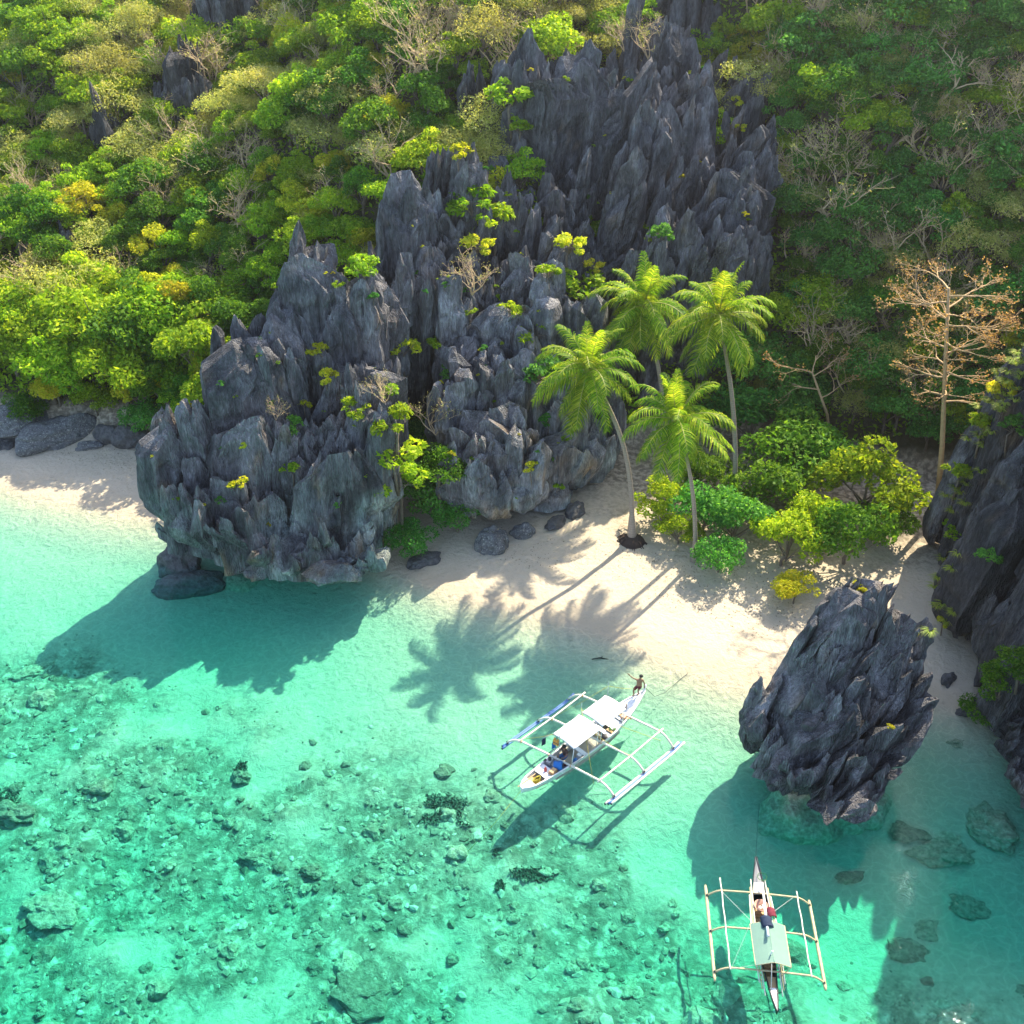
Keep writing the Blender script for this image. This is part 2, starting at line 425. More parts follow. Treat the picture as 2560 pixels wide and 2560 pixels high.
def blade(c, zt, zb, rx, ry, ang, lean, rng, dz=0.5, under=0.0, ctr=(0, 0), sharp=1.0, flute=1.0, hook=0.45):
    """one limestone blade: an angular prism with flat fluted faces, ledges and a jagged crest; returns vertices, quads, tris, tint data"""
    Ht = zt - zb
    k = rng.randint(4, 7)
    ca_ = np.sort((np.arange(k) + rng.uniform(-0.32, 0.32, k)) * 2 * np.pi / k) + rng.uniform(0, 6.28)
    cr = rng.uniform(0.78, 1.15, k)
    cx_, cy_ = np.cos(ca_) * cr * rx, np.sin(ca_) * cr * ry
    X, Y, corner = [], [], []
    for i in range(k):
        j = (i + 1) % k; ln = math.hypot(cx_[j] - cx_[i], cy_[j] - cy_[i]); n = max(2, int(ln / 0.30))
        for q in range(n):
            f = q / n; X.append(cx_[i] + (cx_[j] - cx_[i]) * f); Y.append(cy_[i] + (cy_[j] - cy_[i]) * f); corner.append(1.0 if q == 0 else 0.0)
    X, Y, corner = np.array(X), np.array(Y), np.array(corner); N = len(X)
    L = max(5, int(Ht / dz) + 3)
    tt = np.linspace(0, 1, L)
    # slanted, ragged crest
    tilt = rng.normal(0, 0.8, 2)
    jag = (X * tilt[0] + Y * tilt[1]) - rng.uniform(0, 1, N) * 0.55 * sharp * min(1.0, rx)
    top = zt + np.clip(jag, -0.45 * Ht, 0.5)
    Z = zb + (top[None, :] - zb) * tt[:, None]
    tl = min(0.7, rng.uniform(0.7, 2.6) * sharp * max(rx, 0.6) / Ht)              # share of the height that narrows to the crest
    w = np.clip((1 - tt) / tl, 0, 1) ** rng.uniform(0.75, 1.15)
    e0 = rng.uniform(0.15, 0.6); wx, wy = 0.45 + 0.55 * w, e0 + (1 - e0) * w
    off = rng.uniform(-0.7, 0.7, 2)                                                   # crest sits to one side: one steep, one sloping face
    if under:
        b = np.clip((Z.mean(1) - zb) / under, 0, 1) ** 0.6; wx, wy = wx * (0.45 + 0.55 * b), wy * (0.45 + 0.55 * b)
    PX = X[None, :] * wx[:, None] + off[0] * rx * (1 - wx)[:, None]; PY = Y[None, :] * wy[:, None] + off[1] * ry * (1 - wy)[:, None]
    ca, sa = math.cos(ang), math.sin(ang)
    lx, ly = lean[0] * (Z - zt), lean[1] * (Z - zt)
    Px = c[0] + PX * ca - PY * sa + lx; Py = c[1] + PX * sa + PY * ca + ly
    if under:
        kk = (1 - np.clip((Z - zb) / (under * 1.3), 0, 1)) * under * hook; Px = Px + ctr[0] * kk; Py = Py + ctr[1] * kk
    # runnels, ledges and chips pushed in towards the axis
    dx, dy = Px - (c[0] + lx), Py - (c[1] + ly); dl = np.hypot(dx, dy) + 1e-6
    run = 1 - 2 * np.abs(noise(Px * 1.9, Py * 1.9, Z * 0.13, 63)); run2 = noise(Px * 4.2, Py * 4.2, Z * 0.5, 64)
    led = noise(c[0] * 3.1 + Px * 0.25, c[1] * 3.1, Z * 1.1, 65); ledge = np.where(np.abs(led) < 0.09, -1.0, 0.0)
    chip = fbm(Px * 0.8, Py * 0.8, Z * 0.6, 66, 3)
    d = min(1.0, rx) * (flute * (0.12 * run + 0.08 * run2) + 0.12 * ledge + 0.24 * chip) + 0.05 * (noise(Px * 0.3, c[0], np.floor(Z / 1.3 + c[1] * 3), 67))
    Px, Py = Px + dx / dl * d, Py + dy / dl * d
    V = np.stack([Px, Py, Z], -1).reshape(-1, 3)
    J = np.arange(L * N).reshape(L, N); K = np.roll(J, -1, 1)
    Qd = np.stack([J[:-1], K[:-1], K[1:], J[1:]], -1).reshape(-1, 4)
    cT = V[-N:].mean(0); cT[2] = top.mean() - 0.1
    V = np.vstack([V, cT, V[:N].mean(0)])
    T = np.concatenate([np.stack([J[-1], K[-1], np.full(N, L * N)], -1), np.stack([K[0], J[0], np.full(N, L * N + 1)], -1)])
    edge = np.repeat(corner[None, :], L, 0) * 0.6 + np.clip((tt[:, None] - 0.93) / 0.07, 0, 1)
    A = np.stack([np.append(edge.ravel(), [1.0, 0.0]), np.append(run.ravel(), [0, 0]), np.append(ledge.ravel(), [0, 0]), np.full(L * N + 2, rng.normal(0, 1))], 1)
    return V, Qd, T, A

ROCKS = []      # (object, numpy verts, faces) for placing plants by ray
def formation(name, ctrl, poly, label, seed, tide=0.0, dark=1.0, flute=1.0, hook=0.45, slim=0.62, broad=1.4, terr=0.0, sp=1.15, ang=0.3, asp=0.6, lean=(0.0, -0.08), base=-0.6, under=0.0, jit=0.9, big=3.6, bigamp=1.3, crev=2.2, dz=0.5, rscale=0.85, cat='rock', sharp=1.0, group=None):
    rng = np.random.RandomState(seed)
    P = np.array(poly, float)
    x0, y0 = P.min(0); x1, y1 = P.max(0)
    cx, cy = P.mean(0)
    nb = max(3, int((x1 - x0) * (y1 - y0) / big ** 2))
    bx, by = rng.uniform(x0, x1, nb), rng.uniform(y0, y1, nb); boff = rng.normal(0, bigamp, nb)
    ca, sa = math.cos(ang), math.sin(ang)
    VV, QQ, TT, AA = [], [], [], []; nv = 0
    # first broad blocks that give sheer faces, then slim blades that break up their crests and flanks
    for tier, (sp_, sh_, rs_, jt_, up_, dz_) in enumerate(((sp * broad, sharp * 0.45, rscale, jit * 0.8, -0.1, dz), (sp * slim, sharp * 1.1, 0.80, jit * 1.0, 0.15, dz * 0.85))):
        xs, ys = np.meshgrid(np.arange(x0, x1 + sp_, sp_), np.arange(y0, y1 + sp_, sp_ * 0.87))
        xs = xs + (np.arange(xs.shape[0]) % 2)[:, None] * sp_ / 2
        px = (xs + rng.uniform(-0.4, 0.4, xs.shape) * sp_).ravel(); py = (ys + rng.uniform(-0.4, 0.4, ys.shape) * sp_).ravel()
        k = inside(px, py, poly); px, py = px[k], py[k]
        ed = edge_dist(px, py, poly)
        dx, dy = px[:, None] - bx, py[:, None] - by
        dd = np.hypot((dx * ca + dy * sa) * 1.25, (-dx * sa + dy * ca) * 0.8)
        o = np.argsort(dd, 1); d1 = np.take_along_axis(dd, o[:, :1], 1)[:, 0]; d2 = np.take_along_axis(dd, o[:, 1:2], 1)[:, 0]
        cr = np.clip(1 - (d2 - d1) / 0.9, 0, 1) * crev
        k = ed > sp_ * (0.42 if tier == 0 else 0.25); px, py, ed, o, d1, d2, cr = px[k], py[k], ed[k], o[k], d1[k], d2[k], cr[k]
        Hh = idw(px, py, ctrl)
        if terr:      # terraces: sheer risers with ledges between them
            sh = Hh / terr + 0.55 * noise(px * 0.16, py * 0.16, 0, 53) + 0.25 * noise(px * 0.5, py * 0.5, 0, 54)
            fr = sh - np.floor(sh); fr = np.clip((fr - 0.30) / 0.40, 0, 1); fr = fr * fr * (3 - 2 * fr)
            Hh = Hh * 0.25 + 0.75 * (np.floor(sh) + fr - (sh - Hh / terr)) * terr
        top = np.maximum(Hh + boff[o[:, 0]] - cr + up_ + rng.uniform(-1, 0.8, len(px)) * jt_, base + 1.2)
        for i in range(len(px)):
            d = np.hypot(px - px[i], py - py[i])
            lo = top[d < sp_ * 2.2].min() - 2.0
            ub = 0.0; rim = ed[i] < sp_ * 1.1
            if rim: lo = base
            lo = max(lo, base)
            if under and rim:
                ub = min(under * rng.uniform(0.8, 1.3), (top[i] - base) * 0.6)
                lo = base + rng.uniform(-0.2, 0.35) * min(1, under) + (0.5 if tier else 0.0)
            zt = max(top[i], lo + 1.2)
            r = sp_ * rs_ * rng.choice([0.6, 0.8, 1.0, 1.3], p=[0.2, 0.35, 0.3, 0.15])
            v = np.array([cx - px[i], cy - py[i]]); v /= (np.linalg.norm(v) + 1e-6)
            V, Qd, T, A = blade((px[i], py[i]), zt, lo, r * 1.2, r * asp * rng.uniform(0.8, 1.3) * 1.2, ang + rng.normal(0, 0.3), (lean[0] + rng.normal(0, 0.04), lean[1] + rng.normal(0, 0.04)), rng, dz_, ub, v, sh_, flute, hook)
            VV.append(V); QQ.append(Qd + nv); TT.append(T + nv); AA.append(A); nv += len(V)
    co, Qd, T, A = np.vstack(VV), np.vstack(QQ), np.vstack(TT), np.vstack(AA)
    nv = len(co); x, y, z = co.T
    edge, run, ledge, each = A.T
    # stone colour: streaks, blotches, per-blade tint, worn edges; painted sunlit rims and crevice shade
    streak = fbm(x * 1.5, y * 1.5, z * 0.22, 71, 4); big_ = fbm(x * 0.22, y * 0.22, z * 0.2, 72, 3); mid = fbm(x * 0.8, y * 0.8, z * 0.6, 73, 3)
    def mixc(c, c2, f): return c * (1 - f[:, None]) + np.array(c2)[None] * f[:, None]
    c = np.array([0.128, 0.126, 0.126])[None] * np.ones((nv, 1))
    c = mixc(c, (0.056, 0.058, 0.064), np.clip(0.45 - streak * 1.9, 0, 1) * 0.9)
    c = mixc(c, (0.215, 0.215, 0.220), np.clip(streak * 2.4 - 0.15, 0, 1) * 0.8)
    c = c * np.clip(1 + 0.20 * each, 0.6, 1.5)[:, None]
    c = mixc(c, (0.165, 0.150, 0.148), np.clip(big_ * 2.2, 0, 1) * 0.5)
    c = mixc(c, (0.04, 0.04, 0.045), np.clip(-run * 1.5 - 0.2, 0, 1) * 0.6)  # recessed runnels and ledge notches darkened: crevice shade in the colour
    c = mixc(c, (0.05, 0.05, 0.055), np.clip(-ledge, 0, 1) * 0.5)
    c = mixc(c, (0.24, 0.165, 0.10), np.clip(mid * 3.0 - 1.05, 0, 1) * 0.7)
    c = mixc(c, (0.30, 0.28, 0.275), np.clip(edge, 0, 1) * np.clip(0.55 + mid, 0, 1) * 0.55)  # corners and crests paled for wear and as painted sunlit rims
    if tide:      # pale, greenish water-washed stone low on the rock, darker wet rim
        hg = np.clip((tide + 3.5 - z - 3.0 * big_) / 2.2, 0, 1)
        pa = np.clip(fbm(x * 0.33, y * 0.33, z * 0.22, 74, 4) * 3.2 + 0.62, 0, 1)
        pal = mixc(np.array([0.20, 0.245, 0.225])[None] * np.ones((nv, 1)), (0.47, 0.49, 0.43), np.clip(fbm(x * 1.1, y * 1.1, z * 0.35, 75, 4) * 2.2 + 0.25, 0, 1))
        pal = mixc(pal, (0.10, 0.12, 0.12), np.clip(-streak * 2.4 - 0.2, 0, 1))
        f = (hg * pa * 0.9)[:, None]; c = c * (1 - f) + pal * f
        c = mixc(c, (0.36, 0.25, 0.14), hg * np.clip(fbm(x * 0.9, y * 0.9, z * 0.08, 76, 3) * 4 - 1.1, 0, 1) * 0.7)
        c = mixc(c, (0.045, 0.052, 0.046), np.clip((0.85 - z + 0.3 * mid) / 0.4, 0, 1) * 0.75)
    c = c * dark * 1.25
    ctr0 = np.array([cx, cy, 0.0])
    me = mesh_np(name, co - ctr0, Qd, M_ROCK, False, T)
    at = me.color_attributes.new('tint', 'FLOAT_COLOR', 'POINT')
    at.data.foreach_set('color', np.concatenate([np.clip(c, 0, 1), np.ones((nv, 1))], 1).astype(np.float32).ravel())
    o = obj(name, me, None, ctr0)
    tag(o, label, cat, group)
    ROCKS.append((co, [tuple(f) for f in Qd.tolist()]))
    return o

M_ROCK = mat_rock('grey_limestone')

def P3(u, v, y):
    q = at_y(u, v, y); return (q.x, q.y, q.z)

# left stack: front lumps, stepped towers behind
formation('rock_stack',
    [P3(400, 1050, 62), P3(480, 1030, 63), P3(570, 1060, 62.5), (-24.3, 59.2, 4.0), P3(440, 1180, 59.5), (-20, 57.6, 5.0), (-16.5, 57.0, 4.8), P3(620, 1220, 60), P3(700, 1130, 61), P3(560, 860, 65.5), P3(640, 850, 65.5), P3(700, 670, 68), P3(770, 625, 68.5), P3(860, 640, 69), P3(900, 660, 69),
     P3(900, 760, 69), P3(730, 900, 65.5), P3(720, 1060, 62.5), P3(860, 1060, 61.2), P3(940, 1090, 61.2), P3(800, 1100, 60.5), (-11, 57.6, 5.2), (-9.2, 58.0, 4.8), (-13.5, 57.2, 2.4), (-13.4, 59.2, 4.6), (-13.3, 61.0, 7.0), P3(960, 860, 67.5), P3(900, 980, 65), P3(1000, 1000, 66), P3(990, 1130, 64), P3(560, 940, 65), P3(500, 900, 66), (-24, 66, 7), (-20, 70, 11), (-12, 72, 17)],
    [(-23.9, 59.6), (-22.0, 58.2), (-20.2, 56.6), (-17, 56.0), (-13.8, 56.1), (-10.5, 56.4), (-8.6, 57.2), (-8.0, 59.5), (-7.8, 63), (-7.6, 66), (-8.5, 70), (-11, 72), (-14.8, 71), (-16.4, 67.4), (-19.4, 66.6), (-19.8, 64.0), (-21.8, 64.2), (-23.6, 61.8)],
    'tall grey limestone stack of stepped jagged towers standing in the shallows', 3, tide=2.6, terr=5.5, broad=1.5, slim=0.62, hook=0.8, sp=1.55, ang=0.25, asp=0.62, under=2.4, base=1.0, lean=(0.03, -0.08), bigamp=0.9, jit=1.1, rscale=0.95)

# grey flat-faced buttress in the middle and the crags above it
formation('rock_buttress',
    [P3(1130, 850, 70), P3(1200, 810, 70), P3(1310, 800, 70.5), P3(1400, 880, 71), P3(1480, 980, 71.5), (-4.8, 63.4, 6.0), (-2.6, 62.6, 5.0), (0.6, 64.4, 5.0), (3.5, 66.4, 5.0), (6.2, 68.6, 5.0), P3(1230, 1080, 66), P3(1360, 1060, 68), P3(1080, 960, 69), (-4, 72, 15), (2, 73, 15.5), (6, 73.5, 11)],
    [(-4.6, 63.4), (-3.2, 62.0), (-1.6, 62.0), (0.6, 63.6), (3.0, 65.0), (5.6, 66.9), (7.6, 69.2), (8.0, 72), (7, 75), (0, 76), (-5, 75), (-5.6, 71), (-5.0, 67)],
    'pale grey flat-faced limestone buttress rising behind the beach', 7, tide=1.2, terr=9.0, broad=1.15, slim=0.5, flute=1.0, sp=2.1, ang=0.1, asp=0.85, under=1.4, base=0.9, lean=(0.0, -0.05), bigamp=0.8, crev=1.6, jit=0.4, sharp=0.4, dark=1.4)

formation('rock_crag',
    [P3(950, 640, 74), P3(1040, 490, 76.5), P3(1075, 560, 76), P3(1000, 760, 72), P3(1110, 640, 75), P3(1170, 480, 79), P3(1200, 560, 78), P3(1260, 620, 77.5), P3(1190, 720, 74), P3(1330, 640, 77.5), P3(1420, 740, 75.5), (-9.5, 78, 17), (-4, 81, 20), (2, 80, 17)],
    [(-10.4, 73.5), (-8.4, 71.6), (-6, 71), (-3.6, 73), (0, 74), (5, 74), (7, 77), (4, 81), (-2, 83), (-7, 81), (-10.5, 78)],
    'dark jagged limestone crag between the sea stack and the high cliff', 11, terr=6.5, broad=1.5, sp=1.5, ang=0.4, lean=(0.08, -0.12), base=2.0, bigamp=1.3, jit=1.4)

formation('limestone_cliff',
    [P3(1180, 330, 84), P3(1240, 330, 84), P3(1290, 440, 82), P3(1390, 180, 88), P3(1420, 300, 86), P3(1480, 140, 90), P3(1560, 110, 92), P3(1620, 180, 91), P3(1660, 130, 93), P3(1760, 190, 92), P3(1850, 240, 92), P3(1900, 330, 91), P3(1200, 480, 81), P3(1350, 500, 81), P3(1450, 560, 80), P3(1550, 480, 82), P3(1640, 560, 80.5), P3(1750, 520, 81.5), P3(1850, 560, 81.5), P3(1900, 600, 82), P3(1480, 700, 77.5), P3(1600, 660, 78), P3(1700, 640, 78.5), P3(1820, 650, 79), P3(1500, 380, 84.5), P3(1650, 350, 85.5), P3(1800, 380, 86), (0, 90, 24), (10, 97, 27.5), (20, 96, 23)],
    [(-3.6, 83), (-2, 80), (1.5, 78.6), (4, 77), (7, 75.6), (11, 75.4), (15, 76.4), (18.6, 78), (20.4, 82), (21.6, 88), (21, 96), (14, 98.5), (6, 97), (1, 92), (-3, 88)],
    'broad high grey limestone cliff of sharp vertical blades above the palms', 17, terr=9.0, broad=1.5, slim=0.66, sp=1.7, ang=0.3, asp=0.5, lean=(0.10, -0.16), base=2.0, bigamp=1.7, crev=3.0, big=4.6, jit=1.6, dz=0.55, rscale=0.95)

formation('rock_pinnacle',
    [P3(1530, 0, 102), P3(1600, -40, 103), P3(1700, 0, 102), P3(1560, 120, 99), P3(1680, 120, 99), P3(1760, 60, 101)],
    [(6.5, 99), (11, 96.5), (15.5, 97.5), (18, 101), (17, 106), (11, 107), (7, 105)],
    'dark limestone wall peeking out above the high cliff at the top edge', 19, dark=0.75, sp=1.5, ang=0.2, base=12, bigamp=1.0)

# mushroom stack in the foreground on the right
formation('rock_stack',
    [P3(2150, 1480, 44.5), P3(2220, 1490, 44.5), P3(2270, 1560, 44), P3(2080, 1560, 44), P3(2040, 1640, 43.5), P3(2310, 1660, 43.4), P3(2180, 1620, 42.6), P3(1960, 1740, 42.6), P3(1900, 1750, 42), P3(1850, 1800, 41.6), P3(2100, 1760, 41), P3(2240, 1780, 41), P3(2000, 1860, 40.4), P3(2120, 1900, 39.3), P3(2230, 1900, 39.5), P3(1900, 1880, 40.2), P3(2080, 2000, 38), P3(2170, 2000, 38), (19, 46, 10.5), (22.5, 44.5, 7)],
    [(12.4, 41.9), (12.9, 39.9), (14.4, 38.5), (16.0, 37.0), (17.6, 36.7), (19.4, 37.8), (21.0, 39.8), (22.0, 42.4), (21.9, 44.9), (19.6, 46.2), (16.8, 45.6), (14.4, 44.0), (12.9, 43.3)],
    'leaning blue-grey mushroom-shaped limestone boulder undercut by the water', 23, flute=1.0, broad=1.05, slim=0.5, sharp=0.5, sp=1.7, ang=0.95, asp=0.6, rscale=0.95, lean=(0.22, -0.10), base=0.4, under=1.4, hook=0.7, bigamp=0.15, crev=0.8, jit=0.32, dz=0.4)

# wall on the right edge of the bay
formation('rock_wall',
    [P3(2400, 1230, 58), P3(2440, 1080, 59), P3(2520, 900, 60), P3(2360, 1420, 54), P3(2350, 1580, 50.5), P3(2420, 1480, 51), P3(2480, 1300, 52), P3(2540, 1150, 53), P3(2430, 1700, 47.8), P3(2500, 1550, 48), P3(2470, 1850, 44), P3(2540, 1750, 44), P3(2480, 1960, 41.6), P3(2550, 1930, 41), P3(2540, 2040, 38.6), (30, 36, 9), (30.8, 47, 22.5), (31.0, 44, 18), (31.4, 41, 13), (34, 39, 14), (34, 43, 20), (34, 48, 25), (35, 56, 24), (37, 62, 26)],
    [(29.8, 58.6), (28.6, 54.5), (27.6, 50.5), (27.3, 47.6), (27.0, 44.6), (26.0, 41.5), (25.9, 38.4), (27.0, 35.6), (29, 33.5), (34, 34), (38, 42), (39, 54), (38, 62), (31, 62)],
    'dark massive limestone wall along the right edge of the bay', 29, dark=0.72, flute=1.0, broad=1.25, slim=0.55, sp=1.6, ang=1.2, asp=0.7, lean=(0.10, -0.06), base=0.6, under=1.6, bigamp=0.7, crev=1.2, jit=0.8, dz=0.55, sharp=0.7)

# crags breaking through the forest
for i, (u, v, w, hgt, lab) in enumerate([(560, 70, 3.2, 7.5, 'dark rock tower breaking through the forest at the top of the left slope'),
        (455, 230, 2.6, 6.0, 'split dark crag among trees below the forest rock tower'),
        (275, 370, 1.5, 6.0, 'lone dark rock spike among trees on the upper left slope'),
        (150, 640, 1.9, 3.5, 'low dark outcrop half buried in trees on the left slope'),
        (1180, 300, 1.3, 5.0, 'slim grey rock pillar at the left shoulder of the high cliff')]):
    d = ray(u, v); s = 60.0
    while s < 220:
        q = Vector((0, 0, CAM_H)) + d * s
        if q.z < tz(q.x, q.y) + hgt * 0.35: break
        s += 0.5
    x, y, zz = q.x, q.y, tz(q.x, q.y)
    formation('rock_crag', [(x, y + 0.6, zz + hgt), (x - w, y, zz + hgt * 0.6), (x + w, y, zz + hgt * 0.55), (x, y - w * 0.7, zz + hgt * 0.5), (x, y + w, zz + hgt * 0.8)],
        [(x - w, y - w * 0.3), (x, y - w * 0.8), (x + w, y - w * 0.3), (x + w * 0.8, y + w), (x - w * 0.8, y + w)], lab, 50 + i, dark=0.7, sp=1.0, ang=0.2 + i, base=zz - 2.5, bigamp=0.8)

# ------------------------------------------------------------------ plants
def bvh_all():
    V, Fc, n = [], [], 0
    gv = np.stack([GX.ravel(), GY.ravel(), GZ.ravel()], 1)
    V += gv.tolist(); Fc += Q_TERR; n = len(gv)
    for v, f in ROCKS:
        V += v.tolist(); Fc += [tuple(i + n for i in q) for q in f]; n += len(v)
    return BVHTree.FromPolygons(V, Fc)
Q_TERR = [tuple(q) for q in np.stack([I[:-1, :-1], I[:-1, 1:], I[1:, 1:], I[1:, :-1]], -1).reshape(-1, 4).tolist()]
BVH = bvh_all()
def on_surface(u, v):
    """the point of rock or ground seen in that direction from the drone"""
    h = BVH.ray_cast(Vector((0, 0, CAM_H)), ray(u, v).normalized())
    return h[0], h[1]
def drop(x, y, z=80):
    h = BVH.ray_cast(Vector((x, y, z)), Vector((0, 0, -1)))
    return h[0], h[1]

M_LEAF = {
    'bright': mat_leaf('bright_green_leaves', (0.100, 0.235, 0.012), (0.230, 0.390, 0.020), (0.420, 0.530, 0.045), 0.5),
    'deep': mat_leaf('deep_green_leaves', (0.035, 0.130, 0.014), (0.085, 0.230, 0.020), (0.180, 0.340, 0.035), 0.5),
    'pale': mat_leaf('pale_feathery_leaves', (0.260, 0.320, 0.070), (0.430, 0.450, 0.130), (0.560, 0.540, 0.230), 0.45),
    'yellow': mat_leaf('yellow_green_leaves', (0.220, 0.300, 0.015), (0.400, 0.440, 0.025), (0.580, 0.540, 0.060), 0.5),
    'cool': mat_leaf('cool_green_leaves', (0.032, 0.160, 0.030), (0.075, 0.270, 0.045), (0.170, 0.420, 0.085), 0.5),
    'palm': mat_leaf('coconut_palm_leaflets', (0.075, 0.190, 0.014), (0.190, 0.350, 0.022), (0.460, 0.520, 0.065), 0.5, 1.5),
    'grass': mat_leaf('cliff_grass', (0.14, 0.23, 0.040), (0.26, 0.34, 0.060), (0.45, 0.44, 0.15), 0.4),
    'brown': mat_leaf('dry_brown_frond', (0.16, 0.095, 0.04), (0.27, 0.17, 0.065), (0.38, 0.26, 0.10), 0.3),
    'rusty': mat_leaf('rusty_seed_pods', (0.26, 0.16, 0.055), (0.40, 0.26, 0.095), (0.54, 0.38, 0.16), 0.35),
}
M_BARK = simple('grey_brown_bark', (0.20, 0.155, 0.11), 0.85, 0.3, 9)
M_TWIG = simple('pale_bare_twigs', (0.68, 0.49, 0.28), 0.85, 0.2, 5)
M_TWIG_O = simple('orange_tan_branches', (0.52, 0.35, 0.17), 0.85, 0.2, 5)
M_PALMBARK = None
t = NT('ringed_palm_bark')
sx = t.n('ShaderNodeSeparateXYZ'); t.put(sx.inputs[0], t.objpos())
rg = t.math('FRACT', t.math('MULTIPLY', sx.outputs[2], 5.5))
c = t.mix(t.noise(7.0, t.objpos(), 4), (0.24, 0.19, 0.145), (0.40, 0.34, 0.27))
c = t.mix(t.mapr(rg, 0.8, 0.95, 0, 0.5), c, (0.14, 0.11, 0.08))
M_PALMBARK = t.princ(c, 0.85, t.bump(t.mapr(rg, 0.75, 1.0), 0.4, 0.03))

def leaf_quads(rng, P, nrm, size, aspect=0.55, jitter=0.7):
    """one pointed leaf per point P, facing roughly along nrm"""
    n = len(P)
    N = nrm + rng.normal(0, jitter, (n, 3)); N /= np.linalg.norm(N, axis=1)[:, None] + 1e-9
    A = rng.normal(0, 1, (n, 3)); A -= (A * N).sum(1)[:, None] * N; A /= np.linalg.norm(A, axis=1)[:, None] + 1e-9
    B = np.cross(N, A)
    s = (size * rng.uniform(0.6, 1.35, n))[:, None]
    V = np.stack([P - A * s * 0.55, P + B * s * aspect * 0.5 - N * s * 0.08, P + A * s * 0.55 - N * s * 0.15, P - B * s * aspect * 0.5 - N * s * 0.08], 1).reshape(-1, 3)
    return V, np.arange(n * 4).reshape(-1, 4)

def crown_points(rng, R, flat, nblob, nleaf, layered=False):
    """leaf points on the shells of many clumps spread through a dome"""
    ph = rng.uniform(0, 2 * np.pi, nblob); rr = np.sqrt(rng.uniform(0.02, 1, nblob)) * R * 0.78
    hz = (1 - (rr / R) ** 2) * R * flat * rng.uniform(0.35, 1.0, nblob)
    if layered: hz = rng.randint(0, 4, nblob) * R * flat * 0.28 * (1 - 0.5 * rr / R)
    C = np.stack([rr * np.cos(ph), rr * np.sin(ph), hz], 1)
    br = R * rng.uniform(0.16, 0.44, nblob)
    k = rng.choice(nblob, nleaf, p=br ** 2 / (br ** 2).sum())
    D = rng.normal(0, 1, (nleaf, 3)); D[:, 2] = np.abs(D[:, 2]) * 0.9 - 0.25
    D /= np.linalg.norm(D, axis=1)[:, None]
    q = rng.uniform(0.55, 1.08, nleaf) ** 0.7
    sq = np.array([1, 1, 0.35 if layered else 0.75])
    return C[k] + D * (br[k] * q)[:, None] * sq, D, C, br

def crown_mesh(name, rng, R, flat, nblob, nleaf, size, mat, layered=False, aspect=0.55):
    P, D, C, br = crown_points(rng, R, flat, nblob, nleaf, layered)
    D2 = D * 0.6 + np.array([0, 0, 0.6])
    V, Qd = leaf_quads(rng, P, D2, size, aspect)
    return mesh_np(name, V, Qd, mat, False), C
def trunk_mesh(name, rng, H, R, C, r0, mat):
    mb = MB()
    k = Vector((rng.uniform(-.3, .3), rng.uniform(-.3, .3), 0))
    mb.tube([(0, 0, -1.2), Vector((0, 0, H * 0.35)) + k, (0, 0, H * 0.8), (0, 0, H + R * 0.3)], [r0 * 1.25, r0, r0 * 0.75, r0 * 0.3], 6)
    for c in C[:9]:
        s = Vector((0, 0, H * rng.uniform(0.45, 0.9))); e = Vector(c) + Vector((0, 0, H))
        m = s.lerp(e, 0.5) + Vector((rng.uniform(-.3, .3), rng.uniform(-.3, .3), rng.uniform(0, .4)))
        mb.tube([s, m, e], [r0 * 0.5, r0 * 0.32, r0 * 0.12], 4, False)
    return mb.mesh(name, mat, True)

def branching(mb, rng, p, d, L, r, depth, split=(2, 3), spread=0.55, up=0.12, shrink=0.72, ends=None, flat=1.0):
    """bare limbs: bent segments that fork until they are twigs"""
    d = d.normalized(); pts = [p]; q = p
    for i in range(3):
        d2 = (d + Vector((rng.normal(0, .16), rng.normal(0, .16), rng.normal(0, .12) + up * 0.4))).normalized()
        q = q + d2 * L / 3; pts.append(q); d = d2
    mb.tube(pts, [r, r * 0.88, r * 0.76, r * 0.62], 5 if r > 0.04 else 3, False)
    if depth == 0:
        if ends is not None: ends.append(q)
        return
    for k in range(rng.randint(split[0], split[1] + 1)):
        s = pts[rng.randint(2, 4)]
        dd = d + Vector((rng.normal(0, spread), rng.normal(0, spread), rng.normal(0, spread * 0.6) * flat + up))
        branching(mb, rng, s, dd, L * shrink * rng.uniform(0.75, 1.2), r * 0.62, depth - 1, split, spread, up, shrink, ends, flat)

